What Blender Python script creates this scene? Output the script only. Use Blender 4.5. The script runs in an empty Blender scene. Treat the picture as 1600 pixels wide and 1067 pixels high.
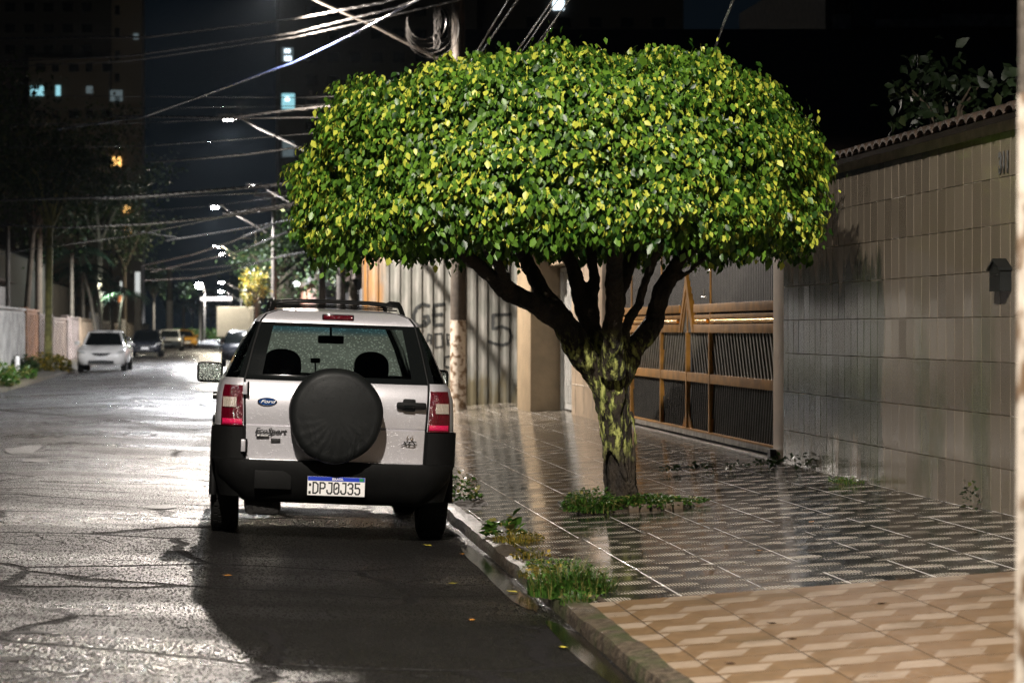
import bpy, bmesh, math, random
import numpy as np
from mathutils import Vector, Matrix, noise as mnoise

random.seed(7)
rng = np.random.default_rng(7)
SC = bpy.context.scene
COL = SC.collection
R = math.radians

# ------------------------------------------------------------------ camera
F = 3778.0            # focal length in photo pixels (85 mm on a 36 mm sensor)
VX, VY, H = 347.0, 514.0, 1.5
cam_data = bpy.data.cameras.new('camera')
cam = bpy.data.objects.new('camera', cam_data)
COL.objects.link(cam)
cam.location = (0, 0, H)
cam.rotation_euler = (R(90), 0, 0)
cam_data.lens = 85.0
cam_data.sensor_width = 36.0
cam_data.shift_x = (800 - VX) / 1600
cam_data.shift_y = (VY - 533.5) / 1600
cam_data.clip_start = 0.1
cam_data.clip_end = 3000
cam_data.dof.use_dof = True
cam_data.dof.focus_distance = 17.4
cam_data.dof.aperture_fstop = 3.6
SC.camera = cam

# ------------------------------------------------------------------ night sky
w = bpy.data.worlds.new('World')
SC.world = w
w.use_nodes = True
wn = w.node_tree.nodes
bg = wn['Background']
tc = wn.new('ShaderNodeTexCoord')
sx = wn.new('ShaderNodeSeparateXYZ')
w.node_tree.links.new(tc.outputs['Generated'], sx.inputs[0])
rp = wn.new('ShaderNodeValToRGB')
rp.color_ramp.elements[0].position = 0.0
rp.color_ramp.elements[0].color = (0.0030, 0.0050, 0.0070, 1)
rp.color_ramp.elements[1].position = 0.35
rp.color_ramp.elements[1].color = (0.0006, 0.0013, 0.0030, 1)
w.node_tree.links.new(sx.outputs['Z'], rp.inputs[0])
w.node_tree.links.new(rp.outputs[0], bg.inputs['Color'])
bg.inputs['Strength'].default_value = 1.0

# ------------------------------------------------------------------ exposure
SC.view_settings.view_transform = 'Standard'
SC.view_settings.look = 'None'
SC.view_settings.exposure = 0.0
SC.view_settings.gamma = 1.0
SC.cycles.use_denoising = True
SC.cycles.denoising_prefilter = 'NONE'
SC.cycles.max_bounces = 6
SC.cycles.transparent_max_bounces = 16
SC.cycles.sample_clamp_indirect = 12.0
SC.cycles.caustics_reflective = True

def P(px, py, d):
    return Vector(((px - VX) * d / F, d, H - (py - VY) * d / F))

def street_light(loc, power, color=(1, .93, .82), radius=.12, cone=168):
    l = bpy.data.lights.new('street_lamp_light', 'SPOT')
    l.energy = power; l.color = color; l.shadow_soft_size = radius
    l.spot_size = R(cone); l.spot_blend = .25
    o = bpy.data.objects.new('street_lamp_light', l)
    COL.objects.link(o); o.location = loc
    return o
LAMP_NEAR = (-.6, 5.7, 8.3)
LAMP_MID = (.80, 39.3, 7.0)
street_light(LAMP_NEAR, 15500, (1, .92, .82))
street_light(LAMP_MID, 16000, (1, .89, .79), .10)

# ================================================================== node helper
class X:
    """tiny expression wrapper over shader sockets"""
    t = None
    def __init__(s, v): s.v = v
    @staticmethod
    def m(op, a, b=None, c=None):
        n = X.t.nodes.new('ShaderNodeMath'); n.operation = op
        for i, q in enumerate((a, b, c)):
            if q is None: continue
            q = q.v if isinstance(q, X) else q
            if isinstance(q, (int, float)): n.inputs[i].default_value = q
            else: X.t.links.new(q, n.inputs[i])
        return X(n.outputs[0])
    def __add__(a, b): return X.m('ADD', a, b)
    __radd__ = __add__
    def __sub__(a, b): return X.m('SUBTRACT', a, b)
    def __rsub__(a, b): return X.m('SUBTRACT', b, a)
    def __mul__(a, b): return X.m('MULTIPLY', a, b)
    __rmul__ = __mul__
    def __truediv__(a, b): return X.m('DIVIDE', a, b)
    def __lt__(a, b): return X.m('LESS_THAN', a, b)
    def __gt__(a, b): return X.m('GREATER_THAN', a, b)
    def __pow__(a, b): return X.m('POWER', a, b)
    def abs(a): return X.m('ABSOLUTE', a)
    def floor(a): return X.m('FLOOR', a)
    def fract(a): return X.m('FRACT', a)
    def sqrt(a): return X.m('SQRT', a)
    def sin(a): return X.m('SINE', a)
    def clamp(a): 
        r = X.m('ADD', a, 0.0); r.v.node.use_clamp = True; return r
def mn(a, b): return X.m('MINIMUM', a, b)
def mx(a, b): return X.m('MAXIMUM', a, b)
def step(a, lo, hi):
    n = X.t.nodes.new('ShaderNodeMapRange'); n.interpolation_type = 'SMOOTHSTEP'
    X.t.links.new(a.v, n.inputs[0]); n.inputs[1].default_value = lo; n.inputs[2].default_value = hi
    return X(n.outputs[0])

def tilernd(m, U, V):
    n = m.t.nodes.new('ShaderNodeCombineXYZ'); m.t.links.new(U.floor().v, n.inputs[0]); m.t.links.new(V.floor().v, n.inputs[1])
    k = m.t.nodes.new('ShaderNodeTexWhiteNoise'); m.t.links.new(n.outputs[0], k.inputs[0]); return X(k.outputs[0])
class Mat:
    def __init__(s, name):
        s.m = bpy.data.materials.new(name); s.m.use_nodes = True
        s.t = s.m.node_tree; X.t = s.t
        s.b = s.t.nodes['Principled BSDF']; s.out = s.t.nodes['Material Output']
        s._co = None
    def co(s):
        if s._co is None:
            s._co = s.t.nodes.new('ShaderNodeTexCoord').outputs['Object']
        return s._co
    def xyz(s):
        n = s.t.nodes.new('ShaderNodeSeparateXYZ'); s.t.links.new(s.co(), n.inputs[0])
        return [X(o) for o in n.outputs]
    def scaled(s, sc, off=(0, 0, 0)):
        n = s.t.nodes.new('ShaderNodeMapping'); n.inputs['Scale'].default_value = sc
        n.inputs['Location'].default_value = off
        s.t.links.new(s.co(), n.inputs[0]); return n.outputs[0]
    def noise(s, scale, detail=4, rough=.55, sc=(1, 1, 1), dist=0, off=(0, 0, 0)):
        n = s.t.nodes.new('ShaderNodeTexNoise'); s.t.links.new(s.scaled(sc, off), n.inputs['Vector'])
        n.inputs['Scale'].default_value = scale; n.inputs['Detail'].default_value = detail
        n.inputs['Roughness'].default_value = rough; n.inputs['Distortion'].default_value = dist
        return X(n.outputs[0])
    def voro(s, scale, feature='F1', sc=(1, 1, 1), out='Distance', vec=None, rand=1):
        n = s.t.nodes.new('ShaderNodeTexVoronoi'); n.feature = feature
        s.t.links.new(vec or s.scaled(sc), n.inputs['Vector'])
        n.inputs['Scale'].default_value = scale; n.inputs['Randomness'].default_value = rand
        return X(n.outputs[out])
    def warp(s, scale, amt, sc=(1, 1, 1)):
        n = s.t.nodes.new('ShaderNodeTexNoise'); s.t.links.new(s.scaled(sc), n.inputs['Vector'])
        n.inputs['Scale'].default_value = scale; n.inputs['Detail'].default_value = 5
        v = s.t.nodes.new('ShaderNodeVectorMath'); v.operation = 'MULTIPLY_ADD'
        s.t.links.new(n.outputs[1], v.inputs[0]); v.inputs[1].default_value = (amt,) * 3
        s.t.links.new(s.scaled(sc), v.inputs[2]); return v.outputs[0]
    def mix(s, f, a, b):
        n = s.t.nodes.new('ShaderNodeMix'); n.data_type = 'RGBA'
        for i, q in ((0, f), (6, a), (7, b)):
            q = q.v if isinstance(q, X) else q
            if isinstance(q, (int, float)): n.inputs[i].default_value = q
            elif isinstance(q, tuple): n.inputs[i].default_value = (*q, 1)
            else: s.t.links.new(q, n.inputs[i])
        return n.outputs[2]
    def attr(s, name):
        n = s.t.nodes.new('ShaderNodeAttribute'); n.attribute_name = name; return X(n.outputs['Fac'])
    def rnd(s):
        n = s.t.nodes.new('ShaderNodeObjectInfo'); return X(n.outputs['Random'])
    def set(s, **k):
        for key, q in k.items():
            i = s.b.inputs[key.replace('_', ' ')]
            q = q.v if isinstance(q, X) else q
            if isinstance(q, (int, float)): i.default_value = q
            elif isinstance(q, tuple): i.default_value = (*q, 1)
            else: s.t.links.new(q, i)
        return s
    def bump(s, h, dist, strength=1.0):
        n = s.t.nodes.new('ShaderNodeBump'); s.t.links.new(h.v, n.inputs['Height'])
        n.inputs['Distance'].default_value = dist; n.inputs['Strength'].default_value = strength
        s.t.links.new(n.outputs[0], s.b.inputs['Normal']); return s

def simple(name, col, rough=.6, metal=0, var=.25, nscale=6, bump=0, bscale=60, coat=0, spec=.5):
    m = Mat(name)
    n = m.noise(nscale, 5)
    d = tuple(c * (1 - var) for c in col); l = tuple(min(1, c * (1 + var)) for c in col)
    m.set(Base_Color=m.mix(step(n, .3, .7), d, l), Roughness=rough, Metallic=metal)
    m.b.inputs['Specular IOR Level'].default_value = spec
    if coat: m.b.inputs['Coat Weight'].default_value = coat; m.b.inputs['Coat Roughness'].default_value = .05
    if bump: m.bump(m.noise(bscale, 3), bump)
    return m.m
def emit(name, col, s):
    m = Mat(name); m.set(Base_Color=(0, 0, 0), Emission_Color=col); m.b.inputs['Emission Strength'].default_value = s
    return m.m

# ================================================================== mesh helpers
class MB:
    def __init__(s): s.v = []; s.f = []; s.a = []; s.val = 0.0
    def add(s, vs, fs):
        o = len(s.v); s.v += [tuple(v) for v in vs]
        for f in fs: s.f.append([i + o for i in f]); s.a.append(s.val)
        return s
    def box(s, x0, x1, y0, y1, z0, z1, bev=0):
        if bev <= 0:
            vs = [(x, y, z) for z in (z0, z1) for y in (y0, y1) for x in (x0, x1)]
            return s.add(vs, [(0, 2, 3, 1), (4, 5, 7, 6), (0, 1, 5, 4), (2, 6, 7, 3), (0, 4, 6, 2), (1, 3, 7, 5)])
        b = min(bev, abs(x1 - x0) / 2.01, abs(y1 - y0) / 2.01, abs(z1 - z0) / 2.01)
        bm = bmesh.new(); bmesh.ops.create_cube(bm, size=1)
        for v in bm.verts: v.co = Vector(((x0 + x1) / 2 + v.co.x * (x1 - x0), (y0 + y1) / 2 + v.co.y * (y1 - y0), (z0 + z1) / 2 + v.co.z * (z1 - z0)))
        bmesh.ops.bevel(bm, geom=bm.edges[:], offset=b, segments=2, affect='EDGES', profile=.6)
        bm.verts.index_update()
        s.add([v.co[:] for v in bm.verts], [[v.index for v in f.verts] for f in bm.faces]); bm.free(); return s
    def tube(s, pts, rad, n=8, cap=True, squash=1):
        pts = [Vector(p) for p in pts]; k = len(pts)
        if not hasattr(rad, '__len__'): rad = [rad] * k
        vs = []; up = Vector((0.13, .07, 1))
        prev = None
        for i, p in enumerate(pts):
            t = (pts[min(i + 1, k - 1)] - pts[max(i - 1, 0)]).normalized()
            if prev is None:
                a = t.cross(up)
                if a.length < .1: a = t.cross(Vector((1, 0, 0)))
            else: a = prev - t * prev.dot(t)
            a.normalize(); prev = a; b = t.cross(a)
            for j in range(n):
                q = 2 * math.pi * j / n
                vs.append(p + (a * math.cos(q) + b * math.sin(q) * squash) * rad[i])
        fs = [(i * n + j, i * n + (j + 1) % n, (i + 1) * n + (j + 1) % n, (i + 1) * n + j) for i in range(k - 1) for j in range(n)]
        if cap: fs += [list(range(n))[::-1], [(k - 1) * n + j for j in range(n)]]
        return s.add(vs, fs)
    def lathe(s, prof, c, axis='y', n=32):
        """prof: (radius, offset along axis)"""
        vs = []
        for r, h in prof:
            for j in range(n):
                q = 2 * math.pi * j / n; a, b = r * math.cos(q), r * math.sin(q)
                vs.append({'y': (c[0] + a, c[1] + h, c[2] + b), 'x': (c[0] + h, c[1] + a, c[2] + b), 'z': (c[0] + a, c[1] + b, c[2] + h)}[axis])
        k = len(prof)
        fs = [(i * n + j, i * n + (j + 1) % n, (i + 1) * n + (j + 1) % n, (i + 1) * n + j) for i in range(k - 1) for j in range(n)]
        return s.add(vs, fs)
    def prism(s, poly, y0, y1, plane='xz'):
        """poly in plane, extruded on the third axis"""
        n = len(poly)
        def mk(a, b, h): return {'xz': (a, h, b), 'xy': (a, b, h), 'yz': (h, a, b)}[plane]
        vs = [mk(a, b, y0) for a, b in poly] + [mk(a, b, y1) for a, b in poly]
        fs = [list(range(n))[::-1], [n + i for i in range(n)]] + [(i, (i + 1) % n, n + (i + 1) % n, n + i) for i in range(n)]
        return s.add(vs, fs)
    def build(s, name, mat, parent=None, smooth=False, attr=None):
        me = bpy.data.meshes.new(name); me.from_pydata(s.v, [], s.f)
        if attr:
            a = me.attributes.new(attr, 'FLOAT', 'FACE'); a.data.foreach_set('value', s.a)
        me.materials.append(mat)
        if smooth:
            me.shade_smooth()
            if smooth != 'all': me.set_sharp_from_angle(angle=R(smooth if smooth is not True else 40))
        o = bpy.data.objects.new(name, me); COL.objects.link(o)
        if parent: o.parent = parent
        return o

def fixn(o):
    bm = bmesh.new(); bm.from_mesh(o.data); bmesh.ops.remove_doubles(bm, verts=bm.verts, dist=1e-5)
    bmesh.ops.recalc_face_normals(bm, faces=bm.faces); bm.to_mesh(o.data); bm.free(); return o
def tag(o, label=None, cat=None, group=None, kind=None):
    if label: o['label'] = label
    if cat: o['category'] = cat
    if group: o['group'] = group
    if kind: o['kind'] = kind
    return o
def thing(name, label, cat, loc=(0, 0, 0), rot=(0, 0, 0), group=None):
    o = bpy.data.objects.new(name, None); COL.objects.link(o); o.location = loc; o.rotation_euler = rot
    o.empty_display_size = .2
    return tag(o, label, cat, group)
def copy_tree(o, parent=None):
    c = o.copy(); COL.objects.link(c); c.parent = parent
    for ch in list(o.children): copy_tree(ch, c)
    return c
def text(name, body, size, mat, parent, loc, rot=(R(90), 0, 0), sx=1, shear=0, off=0, ext=.001, align='CENTER'):
    cu = bpy.data.curves.new(name, 'FONT'); cu.body = body; cu.size = size; cu.shear = shear
    cu.offset = off; cu.extrude = ext; cu.align_x = align; cu.resolution_u = 4
    t = bpy.data.objects.new(name, cu); COL.objects.link(t)
    bpy.context.view_layer.update()
    me = bpy.data.meshes.new_from_object(t); bpy.data.objects.remove(t)
    me.materials.clear(); me.materials.append(mat)
    o = bpy.data.objects.new(name, me); COL.objects.link(o); o.parent = parent
    o.location = loc; o.rotation_euler = rot; o.scale = (sx, 1, 1)
    return o
def interp(z, tab, k):
    if z <= tab[0][0]: return tab[0][k]
    for a, b in zip(tab, tab[1:]):
        if z <= b[0]:
            t = (z - a[0]) / (b[0] - a[0]); return a[k] + (b[k] - a[k]) * t
    return tab[-1][k]

# ================================================================== MATERIALS
# wet asphalt
m = Mat('wet_asphalt'); x, y, z = m.xyz()
grain = m.voro(105, sc=(1, .45, 1)); fine = m.noise(160, 3, sc=(1, .4, 1)); band = m.noise(.42, 4, sc=(.3, 1, 1), off=(1, 2, 0)); big = m.noise(.45, 6, sc=(1, .22, 1)); mid = m.noise(5, 5, sc=(1, .6, 1))
wv = m.warp(1.3, .42)
crk = m.voro(.62, 'DISTANCE_TO_EDGE', vec=wv)
wv2 = m.warp(3.1, .25)
crk2 = m.voro(1.9, 'DISTANCE_TO_EDGE', vec=wv2)
zone = step(m.noise(.35, 2, off=(3, 1, 0)), .42, .52)
zone2 = step(m.noise(.5, 2, off=(9, 5, 0)), .55, .63)
cm = (1 - step(crk, .010, .030)) * zone
cm2 = (1 - step(crk2, .008, .03)) * zone2
cr = mx(cm, cm2 * .8)
base = m.mix(step(mid, .35, .7), (.003, .0027, .0024), (.007, .0063, .0056))
base = m.mix(step(fine, .35, .75), base, (.016, .0145, .0125))
base = m.mix(cr, base, (.006, .005, .005))
spk = step(m.noise(92, 3, .75, sc=(1, .17, 1)), .53, .64)
spd = step(m.noise(74, 3, .75, sc=(1, .17, 1), off=(3, 3, 3)), .50, .60)
rough = (.19 + step(big, .3, .75) * .16 + step(band, .44, .60) * .30 - spk * .12 + spd * .34 + (mid - .5) * .22 + cr * .35).clamp()
base = m.mix(spk * .9, base, (.022, .019, .016))
m.set(Base_Color=base, Roughness=rough)
m.b.inputs['Specular IOR Level'].default_value = .22
hh = spk * 1.0 - spd * 1.0 + (1 - grain) * .4 + fine * .3 + mid * 1.0 - cr * 5.0 + m.noise(30, 3) * .5 + m.noise(1.1, 3, sc=(1, .35, 1)) * 1.0
m.bump(hh, .008, 1.0)
M_ASPH = m.m

M_ASPH2 = simple('dark_ground', (.04, .036, .03), .5, bump=.01, bscale=20)

# grey patterned tiles
def joints(m, u, v, wj=.012):
    a = mn(u, 1 - u); b = mn(v, 1 - v)
    return 1 - step(a, wj * .5, wj * 1.3), 1 - step(b, wj * .5, wj * 1.3)
m = Mat('patterned_grey_tile'); x, y, z = m.xyz()
U = (x - 1.99) / .45; V = (y - 12.8) / .45
u = U.fract(); v = V.fract()
row = (v * 2).floor(); vv = (v * 2).fract()
s1 = (u + row * .5 + .12 + vv * .10).fract()
s = (s1 / .60)
inside = s < 1.0
hw = (mx(s, 0.0) ** .75) * (mx(1 - s ** 4, 0.0)).sqrt() * .62
lens_ = (step((vv - .5).abs() - hw * .82, -.03, .03)) 
light = (1 - lens_) * inside
stripe = step(((U * 26).fract() - .5).abs(), .12, .26)
dots = (1 - step((v - .965).abs(), .012, .02)) 
lightm = mx(light, dots) * (1 - stripe * .62)
ju, jv = joints(m, u, v)
dirt = m.noise(2.2, 6); dirt2 = m.noise(11, 5)
dark = m.mix(step(dirt2, .3, .7), (.009, .0095, .0095), (.020, .020, .019))
lite = m.mix(step(dirt, .3, .75), (.40, .35, .28), (.62, .55, .45))
c = m.mix(lightm, dark, lite)
tr_ = tilernd(m, U, V)
c = m.mix(tr_ * .45, c, (.03, .026, .022))
c = m.mix(jv * .9, c, (.02, .018, .016))
jglint = ju * step(m.noise(1.4, 4, sc=(1, 1, 1)), .40, .50)  # wet glint along the lengthwise joints, painted as near-white colour
c = m.mix(ju, c, (.03, .027, .024)); c = m.mix(jglint, c, (.75, .72, .68))
c = m.mix(step(m.noise(3.5, 6, off=(4, 4, 0)), .58, .75) * .7, c, (.07, .058, .042))
m.set(Base_Color=c, Roughness=(.05 + step(dirt, .3, .75) * .13 + light * .07 + dirt2 * .05).clamp())
m.b.inputs['Specular IOR Level'].default_value = .22
m.bump((1 - mx(ju, jv)) * 1.0 + light * .10 + dirt * .35 + m.noise(40, 3) * .05, .003, .6)
M_GREY = m.m

# tan rhombus tiles
m = Mat('rhombus_tan_tile'); x, y, z = m.xyz()
U = (x - 2.067) / .455; V = (y - 12.8) / .455
u = U.fract(); v = V.fract()
def rhomb(cu, cv):
    a = ((u - cu + .5).fract() - .5); b = ((v - cv + .5).fract() - .5)
    aa = (a - b * .45).abs() / .225; bb = b.abs() / .20
    return 1 - step(mx(aa, bb), .97, 1.03)
rh = mx(rhomb(.30, .27), rhomb(.80, .77))
ju, jv = joints(m, u, v, .008)
d1 = m.noise(2.5, 6); d2 = m.noise(16, 5)
c1 = m.mix(step(d2, .25, .75), (.13, .080, .042), (.20, .125, .068))
c2 = m.mix(step(d1, .25, .75), (.24, .18, .13), (.35, .275, .21))
c = m.mix(rh, c1, c2)
c = m.mix(tilernd(m, U, V) * .40, c, (.16, .10, .055))
c = m.mix(step(d1, .52, .70) * .6, c, (.10, .068, .038))
c = m.mix(step(m.noise(7, 6, .7, off=(2, 8, 0)), .58, .72) * .5, c, (.07, .048, .03))
c = m.mix(mx(ju, jv * step(m.noise(1, 2, off=(2, 0, 0)), .38, .48)), c, (.035, .022, .014))
m.set(Base_Color=c, Roughness=(.16 + d1 * .25 + d2 * .1).clamp())
m.bump((1 - mx(ju, jv)) + d1 * .5 + m.noise(60, 2) * .1, .003, .7)
M_TAN = m.m

m = Mat('old_concrete_kerb'); x, y, z = m.xyz()
n1 = m.noise(3, 6); n2 = m.noise(22, 5)
c = m.mix(step(n2, .3, .7), (.03, .023, .016), (.10, .076, .052))
c = m.mix(step(n1, .45, .6) * .8, c, (.035, .042, .014))
m.set(Base_Color=c, Roughness=(.35 + n1 * .4).clamp()); m.bump(n1 * 2 + n2, .02); M_KERB = m.m

# glazed wall tiles, per tile value from mesh
m = Mat('glazed_wall_tile'); x, y, z = m.xyz()
tv = m.attr('tile')
n1 = m.noise(1.1, 6, sc=(1, 1, .55)); n2 = m.noise(9, 5, sc=(1, 1, .4)); sp = m.noise(220, 2)
c = m.mix(step(tv, 0, 1), (.105, .085, .060), (.19, .158, .118))
c = m.mix(step(sp, .35, .75) * .35, c, (.42, .36, .29))
drip = step(n1, .50, .66) * (1 - step(z, .7, 2.0)) 
st = step(y + (m.noise(2.2, 5, sc=(1, 1, .3)) - .5) * 1.1, 6.75, 6.95) * step(m.noise(3.2, 6, sc=(1, 1.5, .35), off=(0, 3, 7)) + (1 - (z - 1.0).abs()) * .35, .44, .62) * (1 - step(z + m.noise(5, 4, sc=(1, 2.5, .3)) * .5, 1.95, 2.2))  # foliage shadow near the gate end, painted dark green into the tile colour
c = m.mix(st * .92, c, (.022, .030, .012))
c = m.mix(drip * .65, c, (.07, .085, .04))
c = m.mix(step(n2, .62, .8) * .5, c, (.10, .085, .06))
m.set(Base_Color=c, Roughness=(.05 + n2 * .10 + drip * .04 + st * .02).clamp())
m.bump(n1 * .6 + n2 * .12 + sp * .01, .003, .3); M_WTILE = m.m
M_GROUT = simple('pale_glint_grout', (.48, .42, .34), .7, bump=.004)  # grout kept pale so its colour stands in for glints along tile edges

m = Mat('bark_with_lichen'); x, y, z = m.xyz()
n1 = m.noise(7, 6, sc=(1, 1, .35)); n2 = m.noise(26, 5, sc=(1, 1, .3)); n3 = m.noise(15, 8, .7, sc=(1, 1, .6), off=(5, 5, 5))
c = m.mix(step(n1, .3, .7), (.010, .007, .005), (.048, .034, .020))
lich = step(n3 + step(n2, .3, .7) * .22, .56, .72) * step(z, .22, .45) * (1 - step(z, 1.1, 1.3))
c = m.mix(lich, c, m.mix(step(n2, .35, .65), (.14, .19, .03), (.56, .58, .17)))
m.set(Base_Color=c, Roughness=.72); m.bump(n1 * 2 + n2 * 1.6 + m.noise(60, 5, sc=(1, 1, .4)) * .7 + lich * .4, .03); M_BARK = m.m
M_DBARK = simple('dark_bark', (.075, .058, .038), .85, bump=.03, bscale=14)
M_PBARK = simple('palm_bark', (.19, .17, .13), .8, bump=.02, bscale=9)

def leafmat(name, dark, mid, yellow, fy=.86, trans=.35, rough=.26):
    m = Mat(name); a = m.attr('leaf')
    c = m.mix(step(a, .0, .8), dark, mid)
    c = m.mix(step(a, fy, fy + .05), c, yellow)
    m.set(Base_Color=c, Roughness=rough)
    tr = m.t.nodes.new('ShaderNodeBsdfTranslucent'); m.t.links.new(c, tr.inputs[0])
    mixn = m.t.nodes.new('ShaderNodeMixShader'); mixn.inputs[0].default_value = trans
    m.t.links.new(m.b.outputs[0], mixn.inputs[1]); m.t.links.new(tr.outputs[0], mixn.inputs[2])
    m.t.links.new(mixn.outputs[0], m.out.inputs[0])
    return m.m
M_LEAF = leafmat('ficus_leaf', (.012, .052, .005), (.15, .30, .030), (.58, .62, .075), .79, .12, .40)
M_WEED = leafmat('weed_leaf', (.018, .06, .006), (.065, .15, .018), (.22, .20, .06), .78, .3, .45)
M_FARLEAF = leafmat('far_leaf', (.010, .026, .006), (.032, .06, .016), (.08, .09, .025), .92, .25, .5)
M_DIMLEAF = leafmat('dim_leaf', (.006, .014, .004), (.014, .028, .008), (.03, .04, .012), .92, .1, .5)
M_YELLEAF = leafmat('yellow_leaf', (.06, .07, .014), (.16, .15, .02), (.34, .24, .03), .6, .35, .5)
M_PALMLEAF = leafmat('palm_leaf', (.03, .07, .04), (.07, .14, .08), (.12, .18, .09), .9, .25, .5)

# car materials
m = Mat('silver_paint_wet')
fl = m.noise(420, 2); dr = m.voro(62); sel = m.voro(62, out='Color'); 
c = m.mix(step(fl, .3, .7), (.44, .43, .45), (.64, .62, .65))
c = m.mix(step(m.noise(3.5, 5), .45, .75) * .25, c, (.36, .33, .31))
m.set(Base_Color=c, Roughness=.34, Metallic=.45)
m.b.inputs['Coat Weight'].default_value = .6; m.b.inputs['Coat Roughness'].default_value = .08
m.bump(1 - step(dr, .05, .22), .004, .35); M_SILVER = m.m

m = Mat('textured_black_plastic')
m.set(Base_Color=m.mix(m.noise(7, 5), (.003, .003, .003), (.008, .008, .0078)), Roughness=(.42 + m.noise(5, 4) * .25).clamp())
m.bump(m.noise(260, 2) + (1 - step(m.voro(70), .04, .2)) * 1.2, .002, .5); m.b.inputs['Specular IOR Level'].default_value = .12; M_PLAST = m.m
M_RUB = simple('tyre_rubber', (.009, .009, .0085), .75, var=.3, spec=.2, bump=.003, bscale=90)
M_RIM = simple('alloy_rim', (.35, .35, .36), .35, .9, var=.1)
M_DARKM = simple('underbody_dark_metal', (.012, .011, .010), .7, .2, bump=.01)
m = Mat('spare_cover_vinyl'); x, y, z = m.xyz()
fold = m.noise(7, 4, sc=(1, 1, .35), dist=1.5)
m.set(Base_Color=m.mix(m.noise(60, 3), (.005, .0055, .0055), (.010, .011, .011)), Roughness=(.42 + m.noise(9, 4) * .18).clamp())
m.bump(fold * (1 - step(z, .55, .95)) * 6 + m.noise(3, 3) * 1.2 + m.noise(170, 2) * .12 + (1 - step(m.voro(75), .04, .15)) * .8, .006, .8)
m.b.inputs['Specular IOR Level'].default_value = .2; M_COVER = m.m
M_CHROME = simple('chrome', (.7, .7, .7), .15, 1, var=.05)
M_WHITE = simple('plate_white', (.82, .80, .78), .4, var=.04)
M_BLK = simple('black_lettering', (.012, .012, .012), .5)
M_BLUE = simple('plate_blue', (.01, .04, .42), .4, var=.1)
M_OVAL = simple('badge_blue', (.01, .045, .16), .25, var=.2, coat=1)
M_GREEN = simple('flag_green', (.02, .25, .08), .4)
M_SEAT = simple('seat_fabric', (.010, .010, .011), .9, bump=.004)
M_INT = simple('interior_grey', (.05, .05, .048), .8)
def lens(name, col, rough=.12, em=0):
    m = Mat(name); v1 = m.voro(110, rand=.5)
    m.set(Base_Color=m.mix(step(v1, .2, .6), tuple(c * .7 for c in col), col), Roughness=rough)
    m.b.inputs['Coat Weight'].default_value = 1; m.bump(v1, .004); return m.m
M_RED = lens('red_lens', (.085, .001, .007)); M_RED2 = lens('red_reflector', (.72, .01, .09), .3)
M_CLEAR = lens('clear_lens', (.42, .36, .30), .15)

def glassmat(name, tint, drops=.0, dscale=70, dsz=.28, rough=.03, band=None, film=0, milk=.7):
    m = Mat(name); t = m.t
    tr = t.nodes.new('ShaderNodeBsdfTransparent'); tr.inputs[0].default_value = (*tint, 1)
    gl = t.nodes.new('ShaderNodeBsdfGlossy'); gl.inputs['Roughness'].default_value = rough
    fr = t.nodes.new('ShaderNodeFresnel'); fr.inputs[0].default_value = 1.5
    mix1 = t.nodes.new('ShaderNodeMixShader'); t.links.new(fr.outputs[0], mix1.inputs[0])
    t.links.new(tr.outputs[0], mix1.inputs[1]); t.links.new(gl.outputs[0], mix1.inputs[2])
    last = mix1
    if band:
        x, y, z = m.xyz(); f = step(z, band[0], band[1]) * band[2]
        tb = t.nodes.new('ShaderNodeBsdfTransparent'); tb.inputs[0].default_value = (*band[3], 1)
        mb = t.nodes.new('ShaderNodeMixShader'); t.links.new(f.v, mb.inputs[0])
        t.links.new(last.outputs[0], mb.inputs[1]); t.links.new(tb.outputs[0], mb.inputs[2]); last = mb
    if drops > 0:
        dd = m.voro(dscale); cc = m.voro(dscale, out='Color')
        n = m.noise(3.0, 4)
        msk = (1 - step(dd, dsz * .55, dsz)) * step(n, .62 - drops * .4, .70 - drops * .35) * milk
        tl = t.nodes.new('ShaderNodeBsdfTranslucent'); tl.inputs[0].default_value = (.78, .98, .88, 1)
        if band: t.links.new(m.mix(f, (.78, .98, .88), (.10, .55, .80)), tl.inputs[0])
        g2 = t.nodes.new('ShaderNodeBsdfGlossy'); g2.inputs['Roughness'].default_value = .25
        ad = t.nodes.new('ShaderNodeMixShader'); ad.inputs[0].default_value = .35
        t.links.new(tl.outputs[0], ad.inputs[1]); t.links.new(g2.outputs[0], ad.inputs[2])
        bp = t.nodes.new('ShaderNodeBump'); bp.inputs['Distance'].default_value = .01
        t.links.new((1 - dd).v, bp.inputs['Height']); t.links.new(bp.outputs[0], g2.inputs['Normal'])
        if film: msk = mx(msk, film * (.5 + n))
        m2 = t.nodes.new('ShaderNodeMixShader'); t.links.new(msk.v, m2.inputs[0])
        t.links.new(last.outputs[0], m2.inputs[1]); t.links.new(ad.outputs[0], m2.inputs[2]); last = m2
    t.links.new(last.outputs[0], m.out.inputs[0]); t.nodes.remove(m.b)
    return m.m
M_REARGL = glassmat('rear_window_glass', (.80, .84, .82), .25, 120, .16, .004, milk=.5)
M_WIND = glassmat('rainy_windscreen', (.16, .19, .175), 1.3, 42, .42, .02, band=(1.44, 1.50, .75, (.008, .03, .04)), milk=1.0, film=.42)
M_SIDEGL = glassmat('side_window_glass', (.05, .06, .06), .7, 80, .26, .05, milk=.35)
m = Mat('black_glass_border'); m.set(Base_Color=(.006, .007, .007), Roughness=.12)
m.bump((1 - step(m.voro(110), .05, .22)), .003, .5); M_FRIT = m.m; m.b.inputs['Roughness'].default_value = .04
m = Mat('rainy_mirror'); dd = m.voro(105)
k = 1 - step(dd, .22, .52)
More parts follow.
